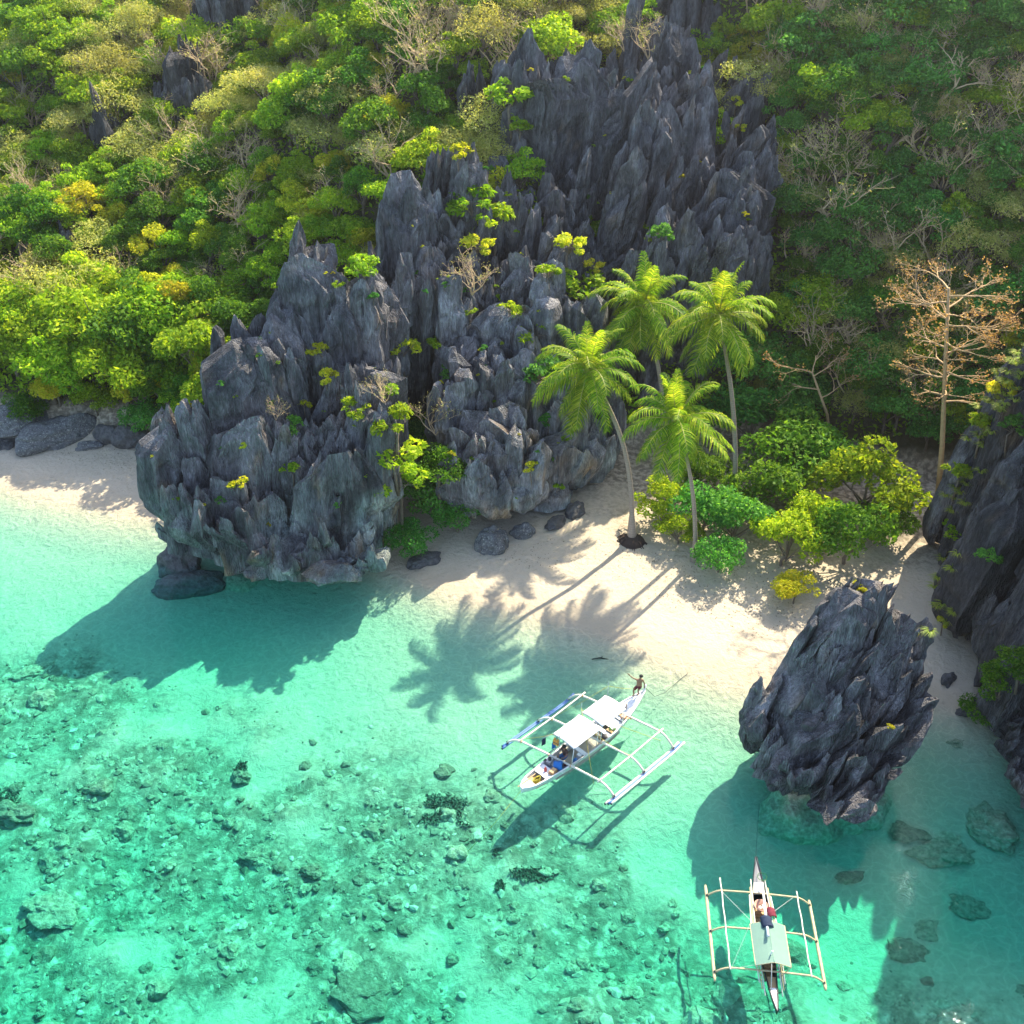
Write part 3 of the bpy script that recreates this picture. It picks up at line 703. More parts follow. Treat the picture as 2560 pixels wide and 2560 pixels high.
# prototypes -----------------------------------------------------------
PROTO = {}
def proto(kind, i, H, R, flat, nb, nl, size, mat, layered=False, aspect=0.55, r0=0.13):
    rng = np.random.RandomState(hash_(kind) + i * 13)
    cm, C = crown_mesh('crown', rng, R, flat, nb, nl, size, M_LEAF[mat], layered, aspect)
    tm = trunk_mesh('trunk', rng, H, R, C, r0, M_BARK)
    PROTO.setdefault(kind, []).append((cm, tm, H))
def hash_(s): return sum(ord(c) * (i + 1) for i, c in enumerate(s)) % 9999
for i in range(3):
    proto('bright', i, 1.5, 2.2, 1.15, 18, 3400, 0.21, 'bright')
    proto('deep', i, 1.4, 2.1, 1.2, 17, 3400, 0.20, 'deep')
    proto('yellow', i, 1.4, 1.9, 1.1, 16, 3000, 0.19, 'yellow')
for i in range(2):
    proto('pale', i, 1.6, 2.5, 0.85, 24, 3600, 0.17, 'pale', False, 0.35)
    proto('cool', i, 1.4, 2.2, 1.15, 17, 2600, 0.22, 'cool')
    proto('shrub', i, 0.25, 0.95, 0.9, 9, 520, 0.20, 'bright', r0=0.05)
    proto('yshrub', i, 0.25, 0.9, 0.9, 8, 420, 0.20, 'yellow', r0=0.05)
    proto('vine', i, 0.1, 0.9, 1.2, 9, 500, 0.20, 'cool', r0=0.04)
    for kk, mm in (('nbright', 'bright'), ('ndeep', 'deep'), ('nyellow', 'yellow'), ('ncool', 'cool')):
        proto(kk, i, 1.1, 2.2, 0.95, 20, 3800, 0.19, mm, r0=0.09)
for i in range(4):     # leafless, twiggy trees
    rng = np.random.RandomState(900 + i); mb = MB(); ends = []
    for k in range(4):
        a = rng.uniform(0, 6.28)
        branching(mb, rng, Vector((0, 0, 0.2)), Vector((math.cos(a) * 0.8, math.sin(a) * 0.8, 1.0)), 1.5, 0.07, 4, (2, 3), 0.6, 0.10, 0.76, ends)
    tw = mb.mesh('limbs', M_TWIG, True)
    rng2 = np.random.RandomState(i); E = np.array([tuple(e) for e in ends])
    E = E[rng2.choice(len(E), min(len(E), 260), replace=False)]
    E = np.repeat(E, 2, 0) + rng2.normal(0, 0.10, (len(E) * 2, 3))
    V, Qd = leaf_quads(rng2, E, np.tile([[0, 0, 1.0]], (len(E), 1)), 0.13, 0.4)
    PROTO.setdefault('bare', []).append((tw, mesh_np('sparse_leaves', V, Qd, M_LEAF['pale'], False), 0.2))

def plant(kind, loc, scale, rng, name, label, cat, group, i=None, squash=1.0, tilt=(0, 0)):
    pr = PROTO[kind]; cm, tm, H = pr[rng.randint(len(pr)) if i is None else i % len(pr)]
    e = empty(name, loc, rng.uniform(0, 6.28)); tag(e, label, cat, group)
    s = scale
    e.scale = (s * rng.uniform(0.88, 1.12), s * rng.uniform(0.88, 1.12), s * squash)
    e.rotation_euler = (tilt[0], tilt[1], rng.uniform(0, 6.28))
    if kind == 'bare':
        obj('limbs', cm, e); obj('sparse_leaves', tm, e)
    else:
        obj('crown', cm, e, (0, 0, H)); obj('trunk', tm, e)
    return e

# forest on the hills --------------------------------------------------
rng = np.random.RandomState(5)
FOREST_LABEL = {
    'bright': ('broadleaf_tree', 'bright green broadleaf tree on the {}', 'tree'),
    'deep': ('evergreen_tree', 'dark green evergreen tree on the {}', 'tree'),
    'yellow': ('yellow_green_tree', 'yellow-green sunlit tree on the {}', 'tree'),
    'pale': ('feathery_tree', 'pale feathery flat-topped tree on the {}', 'tree'),
    'cool': ('lush_tree', 'lush cool green tree on the {}', 'tree'),
    'bare': ('bare_tree', 'bare tan-twigged tree on the {}', 'bare tree'),
}
rock_xy = [(v[:, 0].min() - 0.3, v[:, 0].max() + 0.3, v[:, 1].min() - 0.3, v[:, 1].max() + 0.3) for v, f in ROCKS]
def seen(x, y, z):
    """inside the picture, with a margin"""
    q = Vector((x, y, z - CAM_H))
    dep = q.y * math.cos(PITCH) - q.z * math.sin(PITCH)
    u = 1280 + FPX * q.x / dep; v = 1280 - FPX * (q.y * math.sin(PITCH) + q.z * math.cos(PITCH)) / dep
    return u, v
count, FOREST = {}, []
step = 1.95
def landmark(u, v, x):
    """what the tree stands beside, in words one can find in the picture"""
    if x >= 22:
        return 'above the pale leaning tree' if v < 330 else 'left of the bare orange tree' if u < 2150 and v > 600 else 'around the bare orange tree' if v > 600 else 'between the high cliff and the pale leaning tree' if u < 2150 else 'under the pale leaning tree'
    if x >= 0: return 'on the slope above the high cliff'
    if v > 860: return 'just above the left beach'
    if u > 880: return 'left of the jagged crag' if v > 400 else 'left of the high cliff top'
    if v < 170: return 'in the top left corner of the forest' if u < 420 else 'beside the forest rock tower'
    if v < 420: return 'around the lone rock spike' if u < 330 else 'around the split crag' if u < 600 else 'right of the split crag'
    if v < 640: return 'above the low dark outcrop' if u < 330 else 'in the middle of the left slope' if u < 640 else 'above the tall sea stack'
    return 'beside the low dark outcrop' if u < 330 else 'behind the tall sea stack'
pts = [(x, y) for y in np.arange(70, 128, step * 0.9) for x in np.arange(-66, 60, step)]
pts += [(x + 1.0, y + 0.9) for x, y in pts if x > 20 and y < 108]
for xx, yy in pts:
        x, y = xx + rng.uniform(-0.9, 0.9), yy + rng.uniform(-0.9, 0.9)
        h, nrm = drop(x, y)
        if h is None: continue
        z0 = tz(x, y)
        if z0 < (2.6 if x > -15 else 1.9) or h.z > z0 + 0.7: continue          # beach, or rock stands here
        u, v = seen(x, y, z0 + 2)
        if u < -140 or u > 2700 or v < -150 or v > 2700: continue
        a = float(noise(x * 0.10, y * 0.10, 0, 81)); b = float(noise(x * 0.17, y * 0.17, 5, 82)) ; r = rng.uniform()
        if x < 22:
            kind = 'bare' if (b > 0.25 and r < 0.36) or r < 0.07 else 'pale' if (a > 0.12 and r < 0.7) or r < 0.24 else 'yellow' if r < 0.40 else 'deep' if (a < -0.3 and r < 0.7) or r < 0.50 else 'bright'
            if y < 84 and x < -10 and kind in ('pale', 'bare') and r < 0.7: kind = 'deep' if r < 0.3 else 'bright'
        else:
            kind = 'bare' if r < 0.30 else 'cool' if r < 0.66 else 'deep' if r < 0.82 else 'pale' if r < 0.93 else 'bright'
        name, lab, cat = FOREST_LABEL[kind]
        s = 0.55 + 0.85 * rng.beta(1.8, 2.4)
        if kind == 'bare': s *= 1.15
        if y > 92: s *= 1.12
        if x < -12 and z0 < 6.5: s *= 1.5
        lab = ('small ' if s < 0.78 else 'large ' if s > 1.12 else '') + lab.replace(' on the {}', '') + ' ' + landmark(u, v, x)
        FOREST.append([kind, x, y, z0, s, name, lab, cat])
NEXT = {'bright': 'broadleaf tree', 'deep': 'evergreen', 'yellow': 'yellowish tree', 'pale': 'feathery tree', 'cool': 'lush tree', 'bare': 'bare tree'}
FX = np.array([f[1] for f in FOREST]); FY = np.array([f[2] for f in FOREST])
def art(f): return ('small ' if f[4] < 0.78 else 'large ' if f[4] > 1.05 else '') + NEXT[f[0]]
def short(l):
    for p_, q_ in (('bright green broadleaf', 'bright broadleaf'), ('lush cool green', 'lush green'), ('pale feathery flat-topped', 'pale feathery'), ('dark green evergreen', 'dark evergreen'), ('yellow-green sunlit', 'yellow-green'), (' of the forest', ''), (' of a small ', ' of a '), (' of a large ', ' of a ')):
        if len(l.split()) > 16: l = l.replace(p_, q_)
    return l
used = {}
for i, (kind, x, y, z0, s, name, lab, cat) in enumerate(FOREST):
    o = np.argsort(np.hypot(FX - x, FY - y))[1:7]; ks = [FOREST[j] for j in o]
    opts = [short(lab + ', ' + ('right' if k[1] < x else 'left') + ' of a ' + art(k)) for k in ks[:2]]
    opts += [short(lab + ', ' + ('behind' if k[2] < y else 'in front of') + ' a ' + art(k)) for k in ks[:2]]
    opts += [short(lab + ' between a ' + NEXT[ks[0][0]] + ' and a ' + NEXT[ks[q][0]]) for q in (1, 2)]
    opts += [short(lab + ', ' + ('right' if k[1] < x else 'left') + ' of a ' + art(k)) for k in ks[2:4]]
    opts = [l for l in opts if len(l.split()) <= 16] or [lab]
    free = [l for l in opts if l not in used]
    lab = free[0] if free else min(opts, key=lambda l: used[l]); used[lab] = used.get(lab, 0) + 1
    plant(kind, (x, y, z0 - 0.2), s, rng, name, lab, cat, 'trees on the left slope' if x < 0 else 'trees above the cliff' if x < 22 else 'trees on the right slope')
    count[kind] = count.get(kind, 0) + 1
print('forest', count, sum(count.values()))

# low undergrowth that closes the gaps between the trunks
rng = np.random.RandomState(8)
n = 150000
x, y = rng.uniform(-64, 58, n), rng.uniform(72, 126, n)
z = terrain_z(x, y); k = z > 2.4
x, y, z = x[k], y[k], z[k]
hgt = np.clip(fbm(x * 0.5, y * 0.5, 0, 91, 3) + 0.5, 0, 1.2)
P = np.stack([x, y, z + rng.uniform(0, 1, len(x)) * hgt * 1.7], 1)
V, Qd = leaf_quads(rng, P, np.tile([[0, -0.3, 1.0]], (len(P), 1)), 0.40, 0.55)
u = obj('undergrowth', mesh_np('undergrowth', V, Qd, M_LEAF['bright'], False))
tag(u, 'low green undergrowth covering the hill soil between the trees', 'undergrowth', kind='stuff')

# coconut palms --------------------------------------------------------
def frond_mesh(name, elev, L, rng, mat, npair=46, wid=0.075):
    d = np.array([math.cos(elev), 0, math.sin(elev)]); p = np.zeros(3); pts = [p.copy()]; dirs = [d.copy()]
    n = 16; bend = 1.25 if elev > 0.2 else 0.85
    for i in range(n):
        g = np.array([0, 0, -1.0]) * bend * (0.035 + 0.10 * (i / n))
        d = d + g; d /= np.linalg.norm(d); p = p + d * L / n; pts.append(p.copy()); dirs.append(d.copy())
    pts, dirs = np.array(pts), np.array(dirs)
    V, Qs, T = [], [], []
    s = np.linspace(0.10, 0.995, npair)
    for k, t_ in enumerate(s):
        f = t_ * n; i = min(int(f), n - 1); w = f - i
        c = pts[i] * (1 - w) + pts[i + 1] * w; td = dirs[i] * (1 - w) + dirs[i + 1] * w
        up = np.cross(td, [0, 1.0, 0]); up /= np.linalg.norm(up) + 1e-9
        if up[2] < 0: up = -up
        ll = L * 0.27 * (math.sin(math.pi * (0.16 + 0.80 * t_)) ** 0.6) * rng.uniform(0.85, 1.12)
        for sd in (-1, 1):
            dr = np.array([0, sd * 1.0, 0]) + td * (0.45 + 0.5 * t_) - up * 0.05 + rng.normal(0, 0.10, 3)
            dr /= np.linalg.norm(dr)
            m = c + dr * ll * 0.5 + np.array([0, 0, -0.05 * ll]); e = c + dr * ll * 0.90 + np.array([0, 0, -0.42 * ll])
            wv = td * wid * 0.5
            b = len(V); V += [c - wv, c + wv, m + wv * 0.9, m - wv * 0.9, e]
            Qs.append((b, b + 1, b + 2, b + 3)); T.append((b + 3, b + 2, b + 4))
    mb = MB(); mb.tube([tuple(q) for q in pts], [0.05 * (1 - 0.85 * i / n) for i in range(n + 1)], 5)
    b = len(V); V += [np.array(q) for q in mb.v]
    Qr = [tuple(i + b for i in f) for f in mb.f if len(f) == 4]
    me = mesh_np(name, np.array(V), Qs + Qr, mat, False, T)
    me.materials.append(M_RACHIS)
    mi = np.zeros(len(me.polygons), np.int32); mi[len(Qs):len(Qs) + len(Qr)] = 1
    me.polygons.foreach_set('material_index', mi)
    return me
M_RACHIS = simple('yellow_palm_midrib', (0.36, 0.34, 0.08), 0.6, 0.15, 3)
ELEVS = [84, 72, 60, 48, 36, 22, 8, -6, -22, -38, -54]
rngf = np.random.RandomState(3)
FROND = {e: [frond_mesh('frond', R(e), 3.9, rngf, M_LEAF['palm']) for _ in range(2)] for e in ELEVS}
DEAD_FROND = frond_mesh('dead_frond', R(-66), 3.2, rngf, M_LEAF['brown'], 30)
nutm = MB(); nutm.lathe([(0.001, -0.15), (0.09, -0.11), (0.125, 0), (0.09, 0.11), (0.001, 0.15)], n=10)
M_NUT = simple('green_coconut', (0.16, 0.17, 0.04), 0.5)
NUT = nutm.mesh('coconut', M_NUT, True)
def palm(label, base, crown, bow, nf, scale, seed, dead=0, r0=0.19):
    rng = np.random.RandomState(seed)
    e = empty('coconut_palm', base); tag(e, label, 'palm tree', 'coconut palms at the back of the beach')
    c = Vector(crown) - Vector(base)
    mb = MB(); pts, rs = [], []
    for i in range(22):
        s = i / 21
        q = Vector((0, 0, 0)).lerp(c, s) + Vector(bow) * math.sin(math.pi * s)
        pts.append(q); rs.append(r0 * (1.45 - 0.6 * s if s < 0.12 else 1.38 - 0.12 / 0.12 - 0 + 0 if False else (1.0 - 0.35 * s)) * (1 + 0.5 * max(0, 0.08 - s) / 0.08))
    pts[0] = pts[0] - Vector((0, 0, 0.5))
    mb.tube(pts, rs, 12); mb.build('trunk', M_PALMBARK, e, True)
    az = rng.uniform(0, 6.28)
    for k in range(nf):
        s = (k + rng.uniform(0, 0.8)) / nf
        el = ELEVS[min(int(s ** 0.95 * len(ELEVS)), len(ELEVS) - 1)]
        f = obj('frond', FROND[el][k % 2], e, c)
        az += 2.39996 + rng.normal(0, 0.12)
        f.rotation_euler = (rng.normal(0, 0.15), 0, az)
        q = scale * rng.uniform(0.88, 1.1) * (0.85 if el > 65 else 1.0); f.scale = (q, q, q)
    for k in range(dead):
        f = obj('dead_frond', DEAD_FROND, e, c); f.rotation_euler = (0, 0, rng.uniform(2.4, 4.2)); tag(f, 'withered brown frond hanging down')
    for k in range(7):
        a = k * 0.9; n_ = obj('coconut', NUT, e, c + Vector((math.cos(a) * 0.26, math.sin(a) * 0.26, -0.28 - 0.1 * (k % 2)))); n_.rotation_euler = (rng.uniform(-.5, .5), rng.uniform(-.5, .5), 0)
    return e
def gz(u, v):
    h, n = on_surface(u, v); return h
b1 = gz(1580, 1352); palm('leaning coconut palm with its root ball on open sand', b1, at_y(1470, 925, b1.y + 0.4), (0.9, 0.3, 0.5), 32, 1.0, 1, 1)
b3 = gz(1738, 1400); palm('shortest coconut palm, rising from the green bushes', b3, at_y(1693, 1050, b3.y - 0.9), (0.35, 0, 0.2), 30, 1.0, 2, 2, 0.16)
b4 = gz(1836, 1270); palm('tallest coconut palm, farthest right of the clump', b4, at_y(1797, 790, 65.0), (0.4, 0, 0.3), 33, 1.03, 3, 2)
b2 = Vector((11.6, 71.5, tz(11.6, 71.5))); palm('rear coconut palm with its crown against the grey cliff', b2, at_y(1608, 765, b2.y), (0.5, 0, 0.2), 33, 1.03, 4, 1)
# root ball of the leaning palm
mb = MB(); rr = np.random.RandomState(4)
for k in range(90):
    a = rr.uniform(0, 6.28); l = rr.uniform(0.35, 0.95)
    mb.tube([(math.cos(a) * 0.15, math.sin(a) * 0.15, 0.35 * rr.uniform(0.4, 1)), (math.cos(a) * l * 0.6, math.sin(a) * l * 0.6, 0.22 * rr.uniform(0.3, 1)), (math.cos(a) * l, math.sin(a) * l, -0.06)], [0.05, 0.045, 0.02], 4)
mb.lathe([(0.001, 0.34), (0.35, 0.28), (0.62, 0.10), (0.8, -0.1)], n=18)
rb = mb.build('root_ball', simple('dark_matted_roots', (0.065, 0.042, 0.03), 0.95, 0.3, 12)); rb.parent = bpy.data.objects['coconut_palm']; rb.scale = (1.25, 1.25, 1.5)

# plants growing on the rocks and along the back of the beach ----------
rng = np.random.RandomState(12)
def shrub_at(u, v, kind, scale, name, label, cat='shrub', group=None, squash=1.0, dz=0.0):
    h, nrm = on_surface(u, v)
    if h is None: return
    e = plant('n' + kind if kind in ('cool', 'yellow', 'bright', 'deep') else kind, h + Vector((0, 0, -0.1 + dz)), scale * (1.5 if kind in ('cool', 'yellow', 'bright', 'deep') else 1.15), rng, name, label, cat, group, squash=squash)
    return e
SHRUBS = [
    (985, 1085, 'shrub', 1.5, 'bright bush at the top of the green trail on the sea stack'), (990, 1160, 'shrub', 1.7, 'bright bush in the middle of the green trail on the sea stack'), (1000, 1235, 'shrub', 1.7, 'bright bush at the foot of the green trail on the sea stack'),
    (730, 1185, 'shrub', 0.8, 'round green tuft in the cleft of the sea stack'), (600, 1225, 'yshrub', 0.8, 'yellow-green tuft on the front shoulder of the sea stack'), (840, 1262, 'vine', 0.5, 'small green patch on the right face of the sea stack'),
    (735, 1075, 'vine', 0.95, 'grey-green bush in the saddle of the sea stack'), (885, 1042, 'shrub', 1.0, 'green bush on the lumpy right top of the sea stack'), (965, 1005, 'shrub', 1.05, 'green bush beside the right edge of the sea stack'),
    (1010, 895, 'yshrub', 1.2, 'leafy bush in the gully behind the sea stack'), (820, 960, 'yshrub', 0.9, 'thin yellow bush under the tall tower of the sea stack'), (800, 890, 'yshrub', 0.8, 'small bush against the tall tower of the sea stack'),
    (760, 1020, 'yshrub', 0.6, 'ochre tuft under the tower cave of the sea stack'), (900, 690, 'shrub', 1.3, 'leafy bush at the shoulder of the tallest stack tower'),
    (1100, 870, 'shrub', 0.9, 'green bush over the gully beside the buttress'), (1110, 940, 'vine', 0.8, 'dark green bush left of the buttress'),
    (1180, 545, 'shrub', 1.9, 'crown of the green bush on the jagged crag'), (1230, 590, 'shrub', 1.9, 'right half of the green bush on the jagged crag'), (1190, 640, 'yshrub', 1.5, 'lower trailing part of the green bush on the jagged crag'),
    (1420, 640, 'yshrub', 1.6, 'open leafy bush at the top right of the jagged crag'), (1370, 700, 'shrub', 1.0, 'small leafy bush right of the jagged crag'), (1440, 740, 'shrub', 1.8, 'broad green bush hanging over the buttress'), (1480, 680, 'yshrub', 1.0, 'thin leafy bush left of the rear palm'),
    (1175, 785, 'shrub', 0.5, 'spiky green rosette on top of the buttress'), (1275, 790, 'shrub', 0.9, 'green bush on the top edge of the buttress'), (1340, 860, 'shrub', 1.4, 'bright spiky bush right of the buttress top'), (1350, 950, 'vine', 1.6, 'green bush hanging down the right edge of the buttress'), (1370, 1060, 'vine', 0.8, 'green bush beside the buttress behind the leaning palm'),
    (1330, 1180, 'yshrub', 0.7, 'thin bush on the foot of the buttress'), (1395, 1225, 'shrub', 0.5, 'small bright tuft near the beach end of the buttress'),
    (1280, 270, 'shrub', 1.8, 'leafy bush on the left shoulder of the high cliff'), (1290, 330, 'shrub', 1.1, 'lower bush on the left shoulder of the high cliff'), (1150, 405, 'yshrub', 1.1, 'bright yellow-green bush beside the slim rock pillar'),
    (1530, 105, 'pale', 0.55, 'feathery bush on the crest of the high cliff'), (1850, 130, 'yshrub', 1.8, 'bright yellow-green bush right of the high cliff crest'), (1840, 270, 'yshrub', 0.9, 'small yellow bush on the right part of the high cliff'), (1845, 330, 'yshrub', 0.8, 'trailing yellow bush low on the right of the high cliff'),
    (1610, 575, 'shrub', 0.8, 'small green tuft low on the high cliff'), (1655, 600, 'vine', 1.1, 'dark green bush low on the high cliff above the palms'), (1700, 450, 'yshrub', 0.5, 'tiny green tuft in the middle of the high cliff'),
    (2150, 1475, 'yshrub', 0.5, 'dry tuft on top of the mushroom boulder'), (2270, 1590, 'yshrub', 0.45, 'yellow tuft on the right edge of the mushroom boulder'), (2225, 1820, 'yshrub', 0.25, 'tiny orange-green tuft on the right face of the mushroom boulder'),
    (2490, 1760, 'deep', 0.5, 'dark green tree clinging to the wall above the channel'), (2550, 1700, 'deep', 0.5, 'dark green bush at the picture edge on the wall'), (2450, 1810, 'deep', 0.4, 'low dark bush over the channel foot of the wall'),
    (2420, 1040, 'yellow', 0.55, 'sunlit yellow bush on the crest of the wall'), (2540, 880, 'yellow', 0.6, 'sunlit bush at the highest crest of the wall'),
    (2395, 1200, 'shrub', 1.1, 'green bush low on the crest of the wall by the bare orange tree'), (2455, 1085, 'shrub', 1.2, 'green bush in the middle of the wall crest'), (2505, 1000, 'yshrub', 1.3, 'yellow-green bush near the upper end of the wall crest'), (2375, 1340, 'shrub', 0.9, 'green bush at the lower end of the wall crest'), (2530, 1080, 'vine', 1.2, 'dark green bush on the wall face under the crest'), (2470, 1400, 'vine', 0.8, 'dark green bush in the middle of the wall face'), (2360, 1560, 'yshrub', 0.6, 'small yellow bush on the wall behind the mushroom boulder'),
    (1090, 1290, 'cool', 0.85, 'dense green bush at the cliff foot left of the beach'), (1150, 1330, 'cool', 0.62, 'dense green bush beside the pale boulder at the cliff foot'), (1030, 1390, 'cool', 0.6, 'dense green bush by the sea stack at the water edge'), (1100, 1230, 'deep', 0.7, 'dark green bush climbing the gully wall'), (1060, 1130, 'cool', 0.6, 'shaded green bush high in the gully'),
    (1655, 1300, 'bright', 0.72, 'feathery light green bush right of the leaning palm'), (1690, 1360, 'bright', 0.5, 'small light green bush in front of the shortest palm'),
    (1760, 1330, 'cool', 0.75, 'glossy green bush behind the sand, left half'), (1830, 1370, 'cool', 0.85, 'glossy green bush behind the sand, right half'), (1790, 1430, 'cool', 0.6, 'glossy low green bush at the sand edge'),
    (1960, 1420, 'bright', 0.85, 'light olive bush at the right end of the sand'), (1985, 1505, 'yellow', 0.5, 'olive yellow bush hanging over the sand'), (2020, 1370, 'bright', 0.9, 'sunlit leafy tree behind the olive bush'), (2150, 1300, 'bright', 1.2, 'large sunlit leafy tree left of the bare orange tree'), (2210, 1350, 'deep', 0.7, 'sunlit leafy tree beside the foot of the wall'), (2120, 1410, 'deep', 1.0, 'dark leafy tree behind the mushroom boulder'), 
    (1900, 1280, 'deep', 1.0, 'dark tree in the shade right of the tallest palm'), (1950, 1200, 'deep', 1.1, 'dark shaded tree behind the tallest palm'), (2060, 1220, 'deep', 1.0, 'dark shaded tree in the ravine mouth'), (1870, 1130, 'cool', 1.1, 'green shaded tree between palms and ravine'), (1740, 1230, 'deep', 0.8, 'dark bush behind the shortest palm trunk'), (1960, 1080, 'cool', 1.1, 'green tree deep in the ravine'), (1880, 980, 'cool', 1.1, 'leafy tree climbing the ravine wall'),
    (240, 1040, 'bright', 0.62, 'bright drooping tree over the left beach boulders'), (60, 1070, 'deep', 0.6, 'green bush at the far left of the left beach'), (370, 1080, 'cool', 0.6, 'green bush hanging beside the sea stack over the left beach'), (150, 1010, 'yellow', 0.6, 'yellow-green bush above the speckled boulder'),
]
for u, v, kind, s, lab in SHRUBS:
    shrub_at(u, v, kind, s, {'shrub': 'shrub', 'yshrub': 'shrub', 'vine': 'shrub'}.get(kind, 'leafy_tree'), lab, 'shrub' if s < 0.75 or kind in ('shrub', 'yshrub', 'vine') else 'tree')
for u, v, s, lab in [(1180, 740, 0.75, 'bare pale shrub on top of the buttress'), (1560, 130, 0.7, 'bare twisted shrub on the crest of the high cliff'), (1620, 150, 0.8, 'bare pale shrub right of the high cliff peak'), (500, 960, 0.9, 'ball of pale dry twigs behind the sea stack'), (1090, 1090, 0.7, 'grey dry twigs in the gully beside the buttress'), (960, 1010, 0.5, 'small dry shrub on the right top of the sea stack'), (690, 1050, 0.4, 'dry twigs on the saddle of the sea stack')]:
    shrub_at(u, v, 'bare', s, 'bare_shrub', lab, 'shrub')

# small tufts rooted in the cracks of the rocks
rng = np.random.RandomState(77); n = 0
while n < 95:
    where, (u0, u1, v0, v1) = [('the sea stack', (380, 960, 640, 1330)), ('the high cliff', (1180, 1900, 130, 640)), ('the buttress', (1090, 1500, 800, 1250)), ('the jagged crag', (950, 1400, 480, 800))][rng.choice(4, p=[.34, .36, .15, .15])]
    h, nr = on_surface(rng.uniform(u0, u1), rng.uniform(v0, v1))
    if h is None or nr.z < 0.12 or h.z < tz(h.x, h.y) + 1.0: continue
    kd = ('shrub', 'yshrub', 'vine')[rng.randint(3)]; sc_ = 0.16 + 0.34 * rng.uniform() ** 2
    plant(kd, h + Vector((0, 0, -0.08)), sc_, rng, 'rock_tuft', {'shrub': 'green', 'yshrub': 'yellow-green', 'vine': 'dark green'}[kd] + (' tiny' if sc_ < 0.25 else ' small') + ' tuft growing in a crack of ' + where, 'plant', 'tufts growing in the rock cracks')
    n += 1

# large leafless trees
def bare_tree(name, label, base, trunk_pts, r, limbs, mat, seed, pods=None):
    rng = np.random.RandomState(seed)
    e = empty(name, base); tag(e, label, 'bare tree')
    mb = MB(); P = [Vector(p) for p in trunk_pts]
    n = len(P); mb.tube(P, [r * (1 - 0.62 * i / (n - 1)) for i in range(n)], 9)
    mb.build('trunk', mat, e, True)
    ends = []; mb = MB()
    for (f, az, el, L, dep) in limbs:
        i = min(int(f * (n - 1)), n - 2); p = P[i].lerp(P[i + 1], f * (n - 1) - i)
        d = Vector((math.cos(az) * math.cos(el), math.sin(az) * math.cos(el), math.sin(el)))
        branching(mb, rng, p, d, L, r * 0.33, dep, (2, 3), 0.5, 0.06, 0.72, ends, 0.55)
    mb.build('limbs', mat, e, True)
    if pods:
        E = np.array([tuple(q) for q in ends]); E = np.repeat(E, pods, 0) + rng.normal(0, 0.13, (len(E) * pods, 3))
        V, Qd = leaf_quads(rng, E, np.tile([[0, 0, 1.0]], (len(E), 1)), 0.15, 0.5)
        obj('dry_leaves', mesh_np('dry_leaves', V, Qd, M_LEAF['rusty'], False), e)
    return e
y0 = 64.5; bb = Vector((30.2, y0, tz(30.2, y0) - 0.4)); tp = at_y(2372, 720, y0) - bb
lim = []
rr = np.random.RandomState(6)
for k in range(20):
    f = 0.52 + 0.47 * k / 19
    lim.append((f, k * 2.4 + rr.uniform(-.3, .3), rr.uniform(-0.1, 0.22) + (0.25 if f > 0.95 else 0), (1.35 if f < 0.75 else 1.7), 3 if f < 0.75 else 4))
bare_tree('bare_tree', 'tall leafless orange-tan tree with umbrella crown in the dark ravine', bb, [(0, 0, 0), tp * 0.35 + Vector((0.15, 0, 0)), tp * 0.7 + Vector((0.05, 0, 0)), tp * 1.0], 0.22, lim, M_TWIG_O, 7, 6)
h, _ = on_surface(2210, 380); bb = h + Vector((0, 0.3, -0.6)); a1, a2 = at_y(2290, 320, bb.y - 0.5) - bb, at_y(2390, 215, bb.y - 0.6) - bb
bare_tree('bare_tree', 'big pale leaning bare tree on the upper right slope', bb, [(0, 0, 0), tuple(a1 * 0.5), tuple(a1), tuple(a1.lerp(a2, 0.5)), tuple(a2)], 0.24, [(0.5, 2.4, 0.8, 2.0, 4), (0.55, 1.9, 1.0, 1.7, 4), (0.7, 2.6, 1.1, 1.6, 4), (0.8, 1.2, 0.9, 1.6, 4), (0.95, 0.2, 0.2, 1.7, 4), (0.99, 0.6, 0.8, 1.5, 4), (0.99, 1.8, 1.1, 1.4, 4)], M_TWIG, 9)
h, _ = on_surface(2080, 1130); bb = h + Vector((0, 0, -0.3)); a1 = at_y(2030, 930, bb.y - 0.3) - bb
bare_tree('bare_tree', 'half-bare spreading tree behind the tallest palm', bb, [(0, 0, 0), tuple(a1 * 0.5 + Vector((0.4, 0, 0))), tuple(a1)], 0.16, [(0.8, 3.0, 0.15, 1.8, 3), (0.99, 3.2, 0.3, 2.0, 3), (0.95, 0.3, 0.5, 1.6, 3), (0.99, 1.2, 0.4, 1.6, 3), (0.7, 0.1, 0.4, 1.6, 3)], M_TWIG_O, 10, 4)

# grass hanging in tufts on the crest of the right wall
rng = np.random.RandomState(31); PV, DV = [], []
for (u0, v0, u1, v1, n) in [(2370, 1380, 2350, 1600, 16), (2450, 1040, 2390, 1260, 22), (2545, 860, 2460, 1010, 26), (2510, 960, 2480, 1130, 12)]:
    for k in range(n):
        s = rng.uniform(); h, nr = on_surface(u0 + (u1 - u0) * s + rng.normal(0, 22), v0 + (v1 - v0) * s + rng.normal(0, 22))
        if h is None or h.y > 66 or h.z < tz(h.x, h.y) + 0.8: continue
        m = rng.randint(40, 90); sp_ = rng.uniform(0.06, 0.14)
        for q in range(m):
            a = rng.uniform(0, 6.28); r_ = sp_ * math.sqrt(rng.uniform())
            PV.append((h.x + r_ * math.cos(a), h.y + r_ * math.sin(a), h.z - 0.1)); DV.append((math.cos(a) * 0.5 - 0.25, math.sin(a) * 0.5 - 0.25, 0))
PV, DV = np.array(PV), np.array(DV); L = rng.uniform(0.35, 0.85, len(PV))[:, None]
